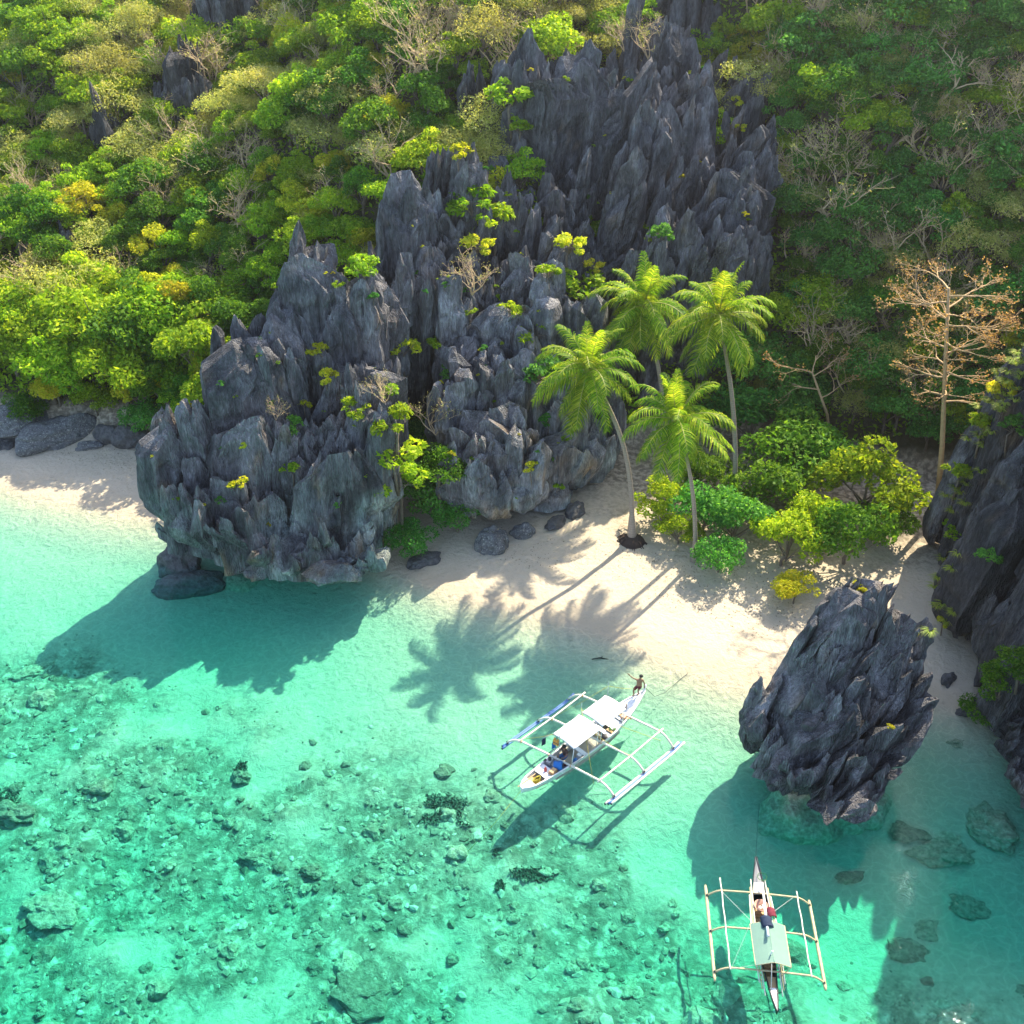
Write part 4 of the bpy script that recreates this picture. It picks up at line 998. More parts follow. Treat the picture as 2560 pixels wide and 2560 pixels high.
A = np.stack([-DV[:, 1], DV[:, 0], DV[:, 2]], 1); A /= np.linalg.norm(A, axis=1)[:, None] + 1e-9
mid_ = PV + (DV * 0.5 + np.array([0, 0, 0.75])) * L * 0.6; tip = PV + (DV * 1.3 + np.array([0, 0, 0.45])) * L
V = np.stack([PV - A * 0.022, PV + A * 0.022, mid_ + A * 0.018, mid_ - A * 0.018, tip], 1).reshape(-1, 3)
b_ = np.arange(len(PV)) * 5
g = obj('grass', mesh_np('grass', V, np.stack([b_, b_ + 1, b_ + 2, b_ + 3], 1), M_LEAF['grass'], False, np.stack([b_ + 3, b_ + 2, b_ + 4], 1)))
tag(g, 'yellow-green grass tufts along the crest of the dark wall', 'grass', kind='stuff')

# ------------------------------------------------------------------ boulders, coral and rubble
def lump(rng, sub=2, rough=0.28, sq=(1, 1, 0.7), freq=1.3):
    bm = bmesh.new(); bmesh.ops.create_icosphere(bm, subdivisions=sub, radius=1.0)
    V = np.array([v.co[:] for v in bm.verts]); T = np.array([[v.index for v in f.verts] for f in bm.faces]); bm.free()
    o = rng.uniform(0, 90, 3)
    n = fbm(V[:, 0] * freq + o[0], V[:, 1] * freq + o[1], V[:, 2] * freq + o[2], 5, 3)
    c = np.abs(noise(V[:, 0] * 2.2 + o[0], V[:, 1] * 2.2, V[:, 2] * 2.2 + o[2], 9))
    V = V * (1 + rough * n * 1.6 - rough * 0.5 * np.clip(0.3 - c, 0, 1))[:, None] * np.array(sq)
    return V, T
def rock_obj(name, label, cat, loc, size, seed, mat, sq=(1, 1, 0.65), sub=4, group=None, rz=0.0, rough=0.3):
    rng = np.random.RandomState(seed); V, T = lump(rng, sub, rough, sq)
    o = obj(name, mesh_np(name, V * size, None, mat, False, T), None, loc); o.rotation_euler = (0, 0, rz)
    return tag(o, label, cat, group)
t = NT('speckled_boulder'); p = t.pos()
f = t.noise(3.2, p, 4, 0.65); sp_ = t.noise(9.0, p, 3, 0.7)
c = t.ramp(f, [(0.3, (0.05, 0.052, 0.055)), (0.6, (0.15, 0.15, 0.145))]); c = t.mix(t.mapr(sp_, 0.55, 0.66), c, (0.38, 0.37, 0.33))
M_BOULDER = t.princ(c, 0.9, t.bump(f, 0.9, 0.2))
t = NT('dark_wet_rock'); p = t.pos(); f = t.noise(3.2, p, 4, 0.65)
M_WETROCK = t.princ(t.ramp(f, [(0.3, (0.035, 0.036, 0.038)), (0.7, (0.13, 0.125, 0.12))]), 0.7, t.bump(f, 0.9, 0.2))
t = NT('coral_boulder'); p = t.pos(); f = t.noise(4.0, p, 4, 0.65); oi = t.n('ShaderNodeObjectInfo')
c = t.ramp(f, [(0.3, (0.15, 0.15, 0.09)), (0.5, (0.28, 0.26, 0.17)), (0.7, (0.45, 0.40, 0.28))])
M_CORAL = t.princ(t.mix(1.0, c, t.ramp(oi.outputs['Random'], [(0, 0.55), (1, 1.35)]), 'MULTIPLY'), 0.9, t.bump(f, 1.0, 0.15))
t = NT('coral_rubble'); g = t.n('ShaderNodeNewGeometry'); f = t.noise(6.0, g.outputs['Position'], 3)
c = t.ramp(g.outputs['Random Per Island'], [(0.0, (0.14, 0.145, 0.09)), (0.4, (0.24, 0.22, 0.145)), (0.8, (0.38, 0.34, 0.23)), (1.0, (0.55, 0.48, 0.36))])
M_RUBBLE = t.princ(t.mix(0.5, c, t.ramp(f, [(0.3, 0.3), (0.7, 1.6)]), 'MULTIPLY'), 0.9)

for u, v, s, sq, lab, m in [(150, 1090, 2.0, (1.5, 0.8, 0.75), 'large white-speckled boulder at the back of the left beach', M_BOULDER), (60, 1040, 2.1, (1.4, 0.9, 0.6), 'overhanging pale-edged rock ledge at the far left beach', M_BOULDER), (225, 1118, 0.8, (1.3, 0.6, 0.6), 'small speckled boulder poking out onto the left beach', M_BOULDER),
        (280, 1095, 1.1, (1.3, 0.8, 0.9), 'dark boulder in the shade beside the small speckled boulder', M_WETROCK), (330, 1105, 1.2, (1.2, 0.8, 1.0), 'dark boulder under the bush next to the sea stack', M_WETROCK), (20, 1110, 1.0, (1.3, 0.8, 0.6), 'dark low rock at the left picture edge of the left beach', M_WETROCK), (385, 1090, 1.4, (1.1, 0.8, 1.2), 'dark upright rock between left beach and sea stack', M_WETROCK),
        (1235, 1365, 1.25, (1.0, 0.8, 1.0), 'rounded pale grey boulder standing on the sand at the cliff foot', M_BOULDER), (1310, 1335, 0.8, (1.2, 0.8, 0.8), 'low grey boulder under the buttress at the sand edge', M_BOULDER), (1060, 1405, 0.9, (1.3, 0.8, 0.5), 'dark flat rock in the shade by the water edge', M_WETROCK), (1390, 1310, 0.7, (1.4, 0.8, 0.6), 'dark low rock under the buttress overhang', M_WETROCK), (1440, 1280, 0.8, (1.2, 0.8, 0.8), 'dark rock at the end of the buttress', M_WETROCK),
        (470, 1470, 1.5, (1.5, 0.7, 0.6), 'black wet rock under the undercut of the sea stack', M_WETROCK), (2430, 1760, 0.7, (1.2, 0.6, 0.5), 'black rock at the foot of the wall by the channel', M_WETROCK), (2370, 1700, 0.6, (1.2, 0.6, 0.5), 'small black rock behind the mushroom boulder', M_WETROCK)]:
    h, _ = on_surface(u, v)
    if h is not None: rock_obj('boulder', lab, 'boulder', (h.x, h.y, tz(h.x, h.y) + s * sq[2] * 0.18), s, int(u + v), m, sq, 4, rz=(u % 7) * 0.2)

# foot of the undercut stacks, standing on the sea bed
for nm, (x, y), s, sq, sd in [('mushroom boulder', (16.6, 41.2), 3.9, (0.95, 0.85, 0.75), 3), ('sea stack', (-16.0, 63), 7.2, (1.05, 0.8, 0.6), 4)]:
    rock_obj('submerged_rock', 'dark green undercut foot of the ' + nm + ' below the waterline', 'rock', (x, y, -s * sq[2] * 0.92), s, sd, M_CORAL, sq, 5, rough=0.42)

# separate submerged rocks and coral heads that can be picked out
for u, v, s, sq, lab in [(80, 1660, 1.15, (1.5, 0.8, 0.4), 'round coral head beside the tip of the stack shadow'), (600, 1920, 0.75, (1, 0.9, 0.7), 'dark green coral head amid pale sand left of the white boat'), (2370, 2110, 1.5, (1.5, 0.7, 0.35), 'long slab of sunken rock in the channel'), (2270, 2060, 1.1, (1.3, 0.8, 0.3), 'flat sunken rock beside the mushroom boulder'), (2390, 1870, 0.8, (1.3, 0.7, 0.35), 'sunken rock in the sandy channel by the wall'), (2380, 2080, 0.8, (1.2, 0.8, 0.3), 'low sunken rock behind the long slab'), (2410, 2110, 0.6, (1.0, 0.8, 0.4), 'small dark sunken rock at the end of the long slab'), (2430, 2230, 1.0, (1.3, 0.8, 0.3), 'sunken rock in the teal shade of the wall'), (2140, 2150, 0.8, (1.5, 0.6, 0.4), 'dark sunken rock just below the mushroom boulder tip'), (2330, 2280, 0.9, (1.2, 0.9, 0.3), 'sunken rock right of the small boat bow'), (30, 2010, 1.2, (1.2, 0.9, 0.5), 'dark coral mound at the left picture edge'), (110, 2240, 1.7, (1.2, 0.8, 0.25), 'wide pale coral plate in the lower left'), (900, 2430, 1.8, (1.1, 0.9, 0.25), 'wide pale coral plate near the bottom middle'), (640, 2110, 0.9, (1.2, 0.9, 0.4), 'brownish coral head in the middle of the reef'), (780, 2150, 0.8, (1.0, 0.9, 0.5), 'rounded coral head left of the dark weed patch'), (2290, 2330, 1.0, (1.3, 0.8, 0.4), 'sunken dark rock at the edge of the wall shadow'), (2480, 2060, 1.6, (0.9, 1.3, 0.4), 'sunken shelf hugging the foot of the wall')]:
    q = ground(u, v, -1.0); z0 = tz(q.x, q.y)
    s *= 0.72
    rock_obj('reef_mound' if 'coral' in lab else 'sunken_rock', lab, 'coral' if 'coral' in lab else 'rock', (q.x, q.y, min(z0 + s * sq[2] * 0.1, -0.35 - s * sq[2])), s, int(u * 3 + v), M_CORAL, sq, 5, rz=(u % 9) * 0.12 - 0.5, rough=0.5)
# many alike coral boulders over the reef flat
rng = np.random.RandomState(44); CM = []
for k in range(6):
    V, T = lump(rng, 3, 0.34, (1, rng.uniform(0.75, 1), rng.uniform(0.45, 0.75)), 1.6); CM.append(mesh_np('coral_boulder', V, None, M_CORAL, False, T))
n = 0
while n < 230:
    u, v = rng.uniform(-80, 2640), rng.uniform(1650, 2640); q = ground(u, v, -1.5)
    if rng.uniform() > float(reefiness(np.array([q.x]), np.array([q.y]))[0]): continue
    s = min(0.85, 0.18 + rng.exponential(0.17))
    o = obj('coral_boulder', CM[rng.randint(6)], None, (q.x, q.y, tz(q.x, q.y) - s * 0.12)); o.rotation_euler = (rng.normal(0, .12), rng.normal(0, .12), rng.uniform(0, 6.28)); o.scale = (s, s, s)
    part = 'lower left' if u < 900 and v > 2100 else 'upper left' if u < 900 else 'bottom middle' if u < 1700 else 'lower right'
    tag(o, ('small' if s < 0.3 else 'mid-sized' if s < 0.42 else 'large') + ' rounded coral boulder on the reef flat at the ' + part, 'coral', 'coral boulders on the reef flat')
    n += 1
# uncountable broken rubble between them
VV, TT, nv = [], [], 0
U1 = [lump(rng, 1, 0.45, (1, 0.8, 0.5), 1.5) for _ in range(12)]
x, y = rng.uniform(-32, 34, 26000), rng.uniform(18, 60, 26000)
k = rng.uniform(0, 1, 26000) < reefiness(x, y) ** 1.3; x, y = x[k][:5500], y[k][:5500]; z = terrain_z(x, y)
for i in range(len(x)):
    V, T = U1[i % 12]; s = min(0.38, 0.05 + rng.exponential(0.065)); a = rng.uniform(0, 6.28)
    Vx = np.stack([V[:, 0] * math.cos(a) - V[:, 1] * math.sin(a), V[:, 0] * math.sin(a) + V[:, 1] * math.cos(a), V[:, 2]], 1) * s + np.array([x[i], y[i], z[i] - s * 0.05])
    VV.append(Vx); TT.append(T + nv); nv += len(V)
o = obj('coral_rubble', mesh_np('coral_rubble', np.vstack(VV), None, M_RUBBLE, False, np.vstack(TT)))
tag(o, 'broken coral rubble strewn over the reef flat', 'rubble', kind='stuff')
# dark weed patches on the sea bed
PV = []
for u, v, ru, rv, nn in [(1100, 2030, 75, 38, 1500), (1155, 2090, 32, 26, 700), (1240, 2110, 16, 26, 350), (1330, 2185, 52, 18, 600), (1250, 2210, 14, 12, 150), (1180, 2140, 14, 12, 150), (600, 1915, 20, 16, 250), (10, 2000, 40, 50, 400)]:
    for k in range(nn):
        a, r_ = rng.uniform(0, 6.28), math.sqrt(rng.uniform()) * rng.uniform(0.5, 1.15); q = ground(u + ru * r_ * math.cos(a), v + rv * r_ * math.sin(a), -1.6)
        if noise(q.x * 1.4, q.y * 1.4, 0, 97) > -0.25: PV.append((q.x, q.y, tz(q.x, q.y)))
PV = np.array(PV)
V, Qd = leaf_quads(rng, PV + np.array([0, 0, 0.08]), np.tile([[0, 0, 0.8]], (len(PV), 1)), 0.22, 0.5)
M_WEED = simple('dark_sea_weed', (0.10, 0.14, 0.09), 0.8)
tag(obj('sea_weed', mesh_np('sea_weed', V, Qd, M_WEED)), 'dark weed patches on the pale sea bed near the white boat', 'sea weed', kind='stuff')
# dry leaves and twigs washed up on the sand
PV = []
for k in range(1500):
    if k % 3: u, v = rng.uniform(1600, 1990), rng.uniform(1380, 1640)
    else: u, v = (rng.uniform(120, 400), rng.normal(1135, 22)) if k % 2 else (rng.uniform(1200, 1600), rng.normal(1400, 40))
    h, nr = on_surface(u, v)
    if h is not None and 0.25 < h.z < 3 and nr.z > 0.8: PV.append(h[:])
PV = np.array(PV) + np.array([0, 0, 0.02])
V, Qd = leaf_quads(rng, PV, np.tile([[0, 0, 3.0]], (len(PV), 1)), 0.13, 0.35)
tag(obj('leaf_litter', mesh_np('leaf_litter', V, Qd, simple('dry_leaf_litter', (0.10, 0.07, 0.045), 0.9))), 'dry leaves and twigs scattered over the beach sand', 'litter', kind='stuff')
# driftwood in the shallows
mb = MB(); mb.tube([(-0.5, 0, 0.06), (0, 0.08, 0.1), (0.55, 0, 0.05)], [0.03, 0.05, 0.02], 6); mb.tube([(0, 0.08, 0.1), (0.25, 0.3, 0.05)], [0.03, 0.012], 5)
q = ground(1500, 1642, -0.1); w = mb.build('driftwood', simple('dark_driftwood', (0.05, 0.04, 0.03), 0.9), None, True); w.location = (q.x, q.y, tz(q.x, q.y)); tag(w, 'dark forked driftwood lying in the shallows by the palm shadows', 'driftwood')

# ------------------------------------------------------------------ outrigger boats
M_WHITE = simple('white_boat_paint', (0.80, 0.80, 0.77), 0.45, 0.05, 3)
M_HULLSIDE = simple('pale_green_hull_side', (0.62, 0.68, 0.62), 0.5, 0.06, 3)
M_CANVAS = simple('white_canvas', (0.82, 0.82, 0.80), 0.8, 0.03, 4)
M_BAMBOO = simple('whitewashed_bamboo', (0.76, 0.71, 0.58), 0.6, 0.10, 7)
M_BAMBOO2 = simple('raw_bamboo', (0.60, 0.47, 0.26), 0.6, 0.14, 7)
M_BLUEPIPE = simple('blue_painted_float', (0.10, 0.22, 0.48), 0.5, 0.2, 4)
M_DECKGREY = simple('grey_beige_deck_boards', (0.40, 0.38, 0.30), 0.75, 0.12, 5)
M_WOOD = simple('varnished_wood', (0.36, 0.20, 0.09), 0.6, 0.18, 9)
M_TANWOOD = simple('tan_plywood', (0.55, 0.36, 0.18), 0.7, 0.12, 6)
M_BLUE = simple('bright_blue_plastic', (0.01, 0.16, 0.48), 0.4, 0.1, 4)
M_NAVY = simple('navy_cloth', (0.015, 0.03, 0.07), 0.9, 0.2, 8)
M_DARK = simple('dark_engine_metal', (0.03, 0.03, 0.035), 0.5, 0.3, 8)
M_RED = simple('red_plastic', (0.50, 0.05, 0.04), 0.4, 0.1, 4)
M_ORANGE = simple('orange_nylon', (0.75, 0.33, 0.06), 0.7, 0.1, 8)
M_YELLOW = simple('yellow_rope', (0.50, 0.42, 0.05), 0.8, 0.2, 12)
M_SAGE = simple('sage_green_canvas', (0.17, 0.29, 0.225), 0.85, 0.06, 3)
M_STEEL = simple('pale_steel_pole', (0.50, 0.50, 0.46), 0.4, 0.1, 6)
M_MAROON = simple('maroon_cloth', (0.18, 0.02, 0.04), 0.9, 0.2, 8)
M_GREYPAINT = simple('grey_blue_deck_paint', (0.20, 0.25, 0.32), 0.6, 0.1, 4)
M_LEAFVEG = simple('green_vegetables', (0.05, 0.22, 0.02), 0.6, 0.3, 14)
M_TERRACOTTA = simple('pinkish_plastic_basin', (0.55, 0.30, 0.21), 0.5, 0.05, 3)

def hull_loft(L, beam, zk, zs, fb=0.10, n=28, sternw=0.45, flat=0.62):
    """station sections: keel, chine and sheer on both sides; zk / zs give keel and sheer height along s in -1..1"""
    rows = []
    for i in range(n + 1):
        s = -1 + 2 * i / n; x = s * L / 2
        w = beam * (1 - abs(s) ** 2.8) if s > 0 else beam * (sternw * abs(s) ** 1.5 + (1 - abs(s) ** 1.5)) * (1 - 0.65 * max(0, -s - 0.9) / 0.1)
        w = max(w, 0.03); k, e = zk(s), zs(s); c = k + (e - k) * 0.35
        rows.append([(x, -w, e), (x, -w * 0.93, c + (e - c) * 0.5), (x, -w * flat, c), (x, 0, k), (x, w * flat, c), (x, w * 0.93, c + (e - c) * 0.5), (x, w, e)])
    return rows
def strip(rows, idx, up=0.0, off=0.0):
    return [[(r[j][0], r[j][1] * (1 + off), r[j][2] + up) for j in idx] for r in rows]

def place(o, c, ang, z=0.0):
    o.location = (c[0], c[1], z); o.rotation_euler = (0, 0, ang)
def put(o, boat, p, rz=0.0):
    """a loose thing lying in a boat: top-level, at a point given in the boat's own axes"""
    q = Matrix.Rotation(boat[1], 3, 'Z') @ Vector(p) + Vector((boat[0][0], boat[0][1], 0))
    o.location = q; o.rotation_euler = (0, 0, boat[1] + rz)
    return o

# ---- white tour boat
B1 = ((4.05, 42.95), R(44.2)); L1 = 9.9
b1_ = empty('outrigger_boat'); place(b1_, *B1); tag(b1_, 'white two-canopy outrigger boat floating near the beach with a person on its bow', 'boat', 'outrigger boats in the bay')
zk = lambda s: -0.28 + (1.25 * max(0, s) ** 3.2 if s > 0 else 0.85 * abs(s) ** 3.0)
zs = lambda s: 0.78 + (0.60 * max(0, s) ** 1.7 if s > 0 else 0.22 * abs(s) ** 2)
rows = hull_loft(L1, 0.70, zk, zs)
mb = MB(); mb.grid(rows); mb.add(rows[0], [tuple(range(7))]); h1 = mb.build('hull', M_WHITE, b1_, True)
mb = MB(); mb.grid(strip(rows[4:-3], (0, 1), 0.0, 0.012)[::1]); mb.build('side_band', M_HULLSIDE, h1, True)
mb = MB(); mb.grid(strip(rows[4:-3], (5, 6), 0.0, 0.012)); mb.build('side_band', M_HULLSIDE, h1, True)
for sd in (0, 6):
    mb = MB(); mb.tube([(r[sd][0], r[sd][1] * 1.02, r[sd][2] + 0.02) for r in rows], 0.045, 6); mb.build('gunwale', M_WHITE, b1_, True)
def deck_part(i0, i1, drop_, name, mat, w=0.97):
    mb = MB(); P = [[(r[0][0], r[0][1] * w, r[0][2] - drop_), (r[0][0], 0, r[0][2] - drop_ + 0.02), (r[6][0], r[6][1] * w, r[6][2] - drop_)] for r in rows[i0:i1 + 1]]
    mb.grid(P); return mb.build(name, mat, b1_)
deck_part(21, 28, 0.02, 'foredeck', M_WHITE); deck_part(0, 2, 0.03, 'aft_deck', M_WHITE); deck_part(4, 6, 0.03, 'engine_deck', M_WHITE)
deck_part(6, 20, 0.52, 'cabin_floor', M_DECKGREY); deck_part(2, 4, 0.30, 'aft_well_floor', M_TANWOOD)
deck_part(6, 9, 0.20, 'cockpit_floor', M_GREYPAINT, 0.9); deck_part(19, 21, 0.10, 'bow_hatch', M_WHITE)
for x0, y0, y1 in ((-2.35, -0.6, 0.6), (-0.6, -0.62, 0.62), (1.4, -0.6, 0.6)):      # thwarts
    mb = MB(); mb.box((x0, 0, 0.66), (0.26, y1 - y0, 0.04)); mb.build('bench', M_WHITE, b1_)
# side seats
for sd in (-1, 1):
    mb = MB(); mb.box((0.3, sd * 0.56, 0.55), (3.6, 0.24, 0.05)); mb.build('side_bench', M_DECKGREY, b1_)
# canopies
def canopy(x0, x1, hw, z, mat, name='canopy', crownz=0.12):
    P = [[(x0 + (x1 - x0) * i / 10, hw * (-1 + 2 * j / 10), z + crownz * (1 - (-1 + 0.2 * j) ** 2) - 0.05 * math.sin(math.pi * i / 5) ** 2 * 0.6) for j in range(11)] for i in range(11)]
    mb = MB(); mb.grid(P); c = mb.build(name, mat, b1_, True)
    so = c.modifiers.new('thick', 'SOLIDIFY'); so.thickness = 0.012
    for i, x in enumerate((x0, (x0 + x1) / 2, x1)):
        mb = MB(); mb.tube([(x, hw * (-1 + 0.2 * j), z + crownz * (1 - (-1 + 0.2 * j) ** 2) - 0.045) for j in range(11)], 0.018, 5); mb.build('canopy_hoop', M_STEEL, c, True)
    for x in (x0 + 0.06, x1 - 0.06):
        for sd in (-1, 1):
            mb = MB(); mb.tube([(x, sd * 0.62, 0.75), (x, sd * (hw - 0.04), z - 0.03)], 0.022, 6); mb.build('canopy_post', M_WHITE, b1_, True)
    return c
canopy(-1.85, 0.22, 0.78, 2.15, M_CANVAS); canopy(0.42, 2.35, 0.76, 2.20, M_CANVAS)
# outrigger
skew = -0.2
for x0, zz in ((-2.08, 0.86), (0.36, 0.88), (2.85, 1.02)):
    pts = []
    for j in range(41):
        y = -3.38 + 6.76 * j / 40; a = abs(y)
        z = zz + 0.06 * math.cos(a * 0.6) if a < 2.45 else zz + 0.01 - (zz - 0.22) * ((a - 2.45) / 0.93) ** 1.7
        pts.append((x0 + skew * y, y, z))
    mb = MB(); mb.tube(pts, 0.062, 8); bo = mb.build('boom', M_BAMBOO, b1_, True)
    for sd in (-1, 1):
        for yy, zz2 in ((2.45, zz), (3.33, 0.27), (0.68, zz + 0.03)):
            mb = MB(); mb.tube([(x0 + skew * sd * yy - 0.05, sd * yy, zz2), (x0 + skew * sd * yy + 0.05, sd * yy, zz2)], 0.085, 8); mb.build('lashing', M_ORANGE if yy < 3 else M_DARK, bo, True)
for sd, (xa, xb), mats in ((-1, (-2.05, 4.05), (M_BAMBOO, M_BLUEPIPE, M_BAMBOO)), (1, (-3.2, 2.6), (M_BLUEPIPE, M_BLUEPIPE))):
    for k, m in enumerate(mats):
        mb = MB(); n = 24; y = sd * (3.30 + 0.11 * k)
        mb.tube([(xa + (xb - xa) * i / n + 0.12 * k, y, 0.13 + 0.16 * max(0, i / n - 0.85) / 0.15) for i in range(n + 1)], [0.062 + (0.008 if i % 4 == 0 else 0) for i in range(n + 1)], 8)
        mb.build('float', m, b1_, True)
        mb = MB(); mb.tube([(xa + 0.12 * k - 0.02, y, 0.13), (xa + 0.12 * k + 0.10, y, 0.13)], 0.067, 8); mb.build('float_cap', M_DARK, b1_, True)
    mb = MB(); mb.tube([(-2.08 - 0.2 - skew * 0 + skew * sd * 2.45 + i * (5.4 / 10), sd * 2.48, 0.93 + 0.14 * max(0, (i - 5) / 5)) for i in range(11)], 0.05, 8); mb.build('side_pole', M_BAMBOO, b1_, True)
for (x, y, z0, z1, r_) in ((-1.9, 0.22, 0.55, 2.95, 0.028), (0.32, 0.70, 0.7, 3.05, 0.026), (2.45, 0.66, 1.0, 3.2, 0.024)):
    mb = MB(); mb.tube([(x, y, z0), (x, y, (z0 + z1) / 2), (x, y, z1)], [r_, r_ * 0.9, r_ * 0.6], 6); mb.build('mast', M_STEEL, b1_, True)
for a, b in (((0.32, 0.70, 2.5), (2.9, -2.9, 0.95)), ((-0.2, -0.8, 2.1), (0.9, -2.5, 0.9)), ((2.45, 0.66, 2.9), (4.6, 0.1, 1.65)), ((2.45, 0.66, 2.9), (0.36, 2.4, 0.95)), ((-1.9, 0.22, 2.7), (-2.3, 2.4, 0.9)), ((0.30, 0.7, 2.7), (-2.0, -2.4, 0.9))):
    mb = MB(); mb.tube([a, Vector(a).lerp(Vector(b), 0.5) - Vector((0, 0, 0.08)), b], 0.012, 4); mb.build('stay_rope', M_YELLOW, b1_, True)
# deck fittings
mb = MB(); mb.tube([(3.35, 0.0, 1.0), (3.35, 0.0, 1.42)], 0.03, 6); mb.tube([(3.2, -0.12, 1.18), (3.5, 0.12, 1.18)], 0.02, 5); mb.build('mooring_post', M_WOOD, b1_)
for sd in (-1, 1):
    mb = MB(); mb.tube([(-0.9 - 1.2, sd * 0.72, 0.86), (1.9, sd * 0.72, 0.9)], 0.02, 6); mb.build('hand_rail', M_STEEL, b1_, True)
mb = MB(); mb.box((-4.4, 0.17, 0.99), (1.3, 0.05, 0.04)); mb.build('stern_plank', M_TANWOOD, b1_)
# lettering strokes near the stern
mb = MB()
for k in range(4): mb.box((-4.1 + 0.11 * k, -0.535 + (-0.03) * k, 0.62), (0.06, 0.01, 0.07), -0.1)
mb.build('registration_mark', M_DARK, b1_)

mb = MB(); mb.tube([(4.72, 0, 1.25), (4.90, 0, 1.50), (5.02, 0, 1.80)], [0.09, 0.07, 0.04], 8); mb.build('prow', M_WHITE, b1_, True)

# loose things aboard the white boat
def thing_mb(name, mbs, label, cat, p, rz=0.0, boat=B1, group=None):
    """mbs: [(part name, MB, material, smooth)]; one part -> one mesh, else an Empty with parts"""
    if len(mbs) == 1:
        o = mbs[0][1].build(name, mbs[0][2], None, mbs[0][3])
    else:
        o = empty(name)
        for pn, m, mat, sm in mbs: m.build(pn, mat, o, sm)
    put(o, boat, p, rz); return tag(o, label, cat, group)
drum = MB(); drum.lathe([(0.001, 0), (0.24, 0), (0.27, 0.05), (0.25, 0.2), (0.27, 0.38), (0.24, 0.44), (0.12, 0.46), (0.001, 0.46)], n=18, M=Matrix.Rotation(R(80), 3, 'X'))
lid = MB(); lid.lathe([(0.001, 0.47), (0.10, 0.465), (0.11, 0.50), (0.001, 0.51)], n=14, M=Matrix.Rotation(R(80), 3, 'X'))
thing_mb('plastic_drum', [('body', drum, M_BLUE, True), ('lid', lid, M_DARK, True)], 'bright blue plastic drum lying in the cockpit of the white boat', 'drum', (-2.55, -0.05, 0.88), 0.6)
eng = MB(); eng.box((0, 0, 0.14), (0.42, 0.26, 0.24)); eng.tube([(0.2, 0, 0.2), (0.4, 0, 0.2)], 0.05, 8); cyl = MB(); cyl.lathe([(0.001, 0.40), (0.09, 0.40), (0.09, 0.26), (0.12, 0.24)], n=12); pipe = MB(); pipe.tube([(-0.1, 0.14, 0.2), (-0.1, 0.22, 0.3), (-0.28, 0.22, 0.32)], 0.035, 8)
thing_mb('boat_engine', [('block', eng, M_STEEL, False), ('cylinder', cyl, M_DARK, True), ('exhaust', pipe, M_DARK, True)], 'dark grey engine in the cockpit beside the blue drum', 'engine', (-2.45, 0.38, 0.66), 0.3)
bot = MB(); bot.lathe([(0.001, 0), (0.07, 0), (0.08, 0.06), (0.08, 0.2), (0.03, 0.27), (0.03, 0.32), (0.001, 0.32)], n=12)
thing_mb('bottle', [('bottle', bot, M_RED, True)], 'red plastic bottle standing on the white engine deck', 'bottle', (-3.15, 0.02, 0.85))
bx = MB(); bx.box((0, 0, 0.10), (0.42, 0.30, 0.20)); ld = MB(); ld.box((0, 0, 0.215), (0.36, 0.24, 0.03))
thing_mb('cool_box', [('body', bx, M_WOOD, False), ('lid', ld, M_TANWOOD, False)], 'brown box with tan lid behind the blue drum', 'box', (-2.95, -0.34, 0.83), 0.15)
rp = MB(); rr = np.random.RandomState(2)
for k in range(7):
    rp.tube([(0.16 * math.cos(a * 0.55) * (1 + 0.1 * k % 2) + rr.normal(0, .02) + 0.03 * (k % 3), 0.11 * math.sin(a * 0.55) + rr.normal(0, .02), 0.03 + 0.035 * k + rr.normal(0, .01)) for a in range(13)], 0.022, 5)
thing_mb('rope_pile', [('rope_pile', rp, M_YELLOW, True)], 'pile of yellow rope in the stern well of the white boat', 'rope', (-3.85, -0.02, 0.62))
jk = MB(); jk.box((0, 0, 0.16), (0.10, 0.34, 0.34)); jk.box((0.03, -0.1, 0.36), (0.07, 0.10, 0.12)); jk.box((0.03, 0.1, 0.36), (0.07, 0.10, 0.12)); st = MB(); st.box((-0.056, 0, 0.16), (0.006, 0.36, 0.05))
thing_mb('life_vest', [('vest', jk, M_ORANGE, False), ('strap', st, M_NAVY, False)], 'orange life vest hanging under the stern edge of the rear canopy', 'life vest', (-1.86, 0.50, 1.55), 0.2)
cl = MB(); cl.grid([[(0.02 * math.sin(j * 2.1), -0.12 + 0.04 * j, 0.5 - 0.12 * i - 0.01 * j) for j in range(7)] for i in range(5)])
for nm, m, lab, p in (('towel', M_BLUE, 'blue towel hanging beside the orange life vest', (-1.9, 0.62, 1.22)), ('towel', M_NAVY, 'dark cloth hung on the pole at the port stern corner', (-2.35, 0.95, 1.55))):
    o = cl.build(nm, m); so = o.modifiers.new('thick', 'SOLIDIFY'); so.thickness = 0.02; put(o, B1, p, 1.2); tag(o, lab, 'cloth')
hang = MB(); hang.tube([(-1.85, 0.78, 2.12), (-2.4, 0.98, 2.1)], 0.015, 5); hang.build('hanging_pole', M_STEEL, b1_, True)
for k, (p, m, lab) in enumerate([((-1.30, -0.42, 0.40), M_BLUE, 'blue jerry can by the starboard post under the rear canopy'), ((-1.9, -0.25, 0.42), M_MAROON, 'red fuel can in front of the cockpit')]):
    j = MB(); j.box((0, 0, 0.16), (0.24, 0.16, 0.32)); hd = MB(); hd.tube([(-0.08, 0, 0.32), (-0.06, 0, 0.38), (0.06, 0, 0.38), (0.08, 0, 0.32)], 0.018, 5)
    thing_mb('jerry_can', [('body', j, m, False), ('handle', hd, m, True)], lab, 'jerry can', p, 0.4 * k)
tr = MB(); tr.box((0, 0, 0.02), (0.62, 0.42, 0.03)); tr.box((0.3, 0, 0.05), (0.02, 0.42, 0.06)); tr.box((-0.3, 0, 0.05), (0.02, 0.42, 0.06))
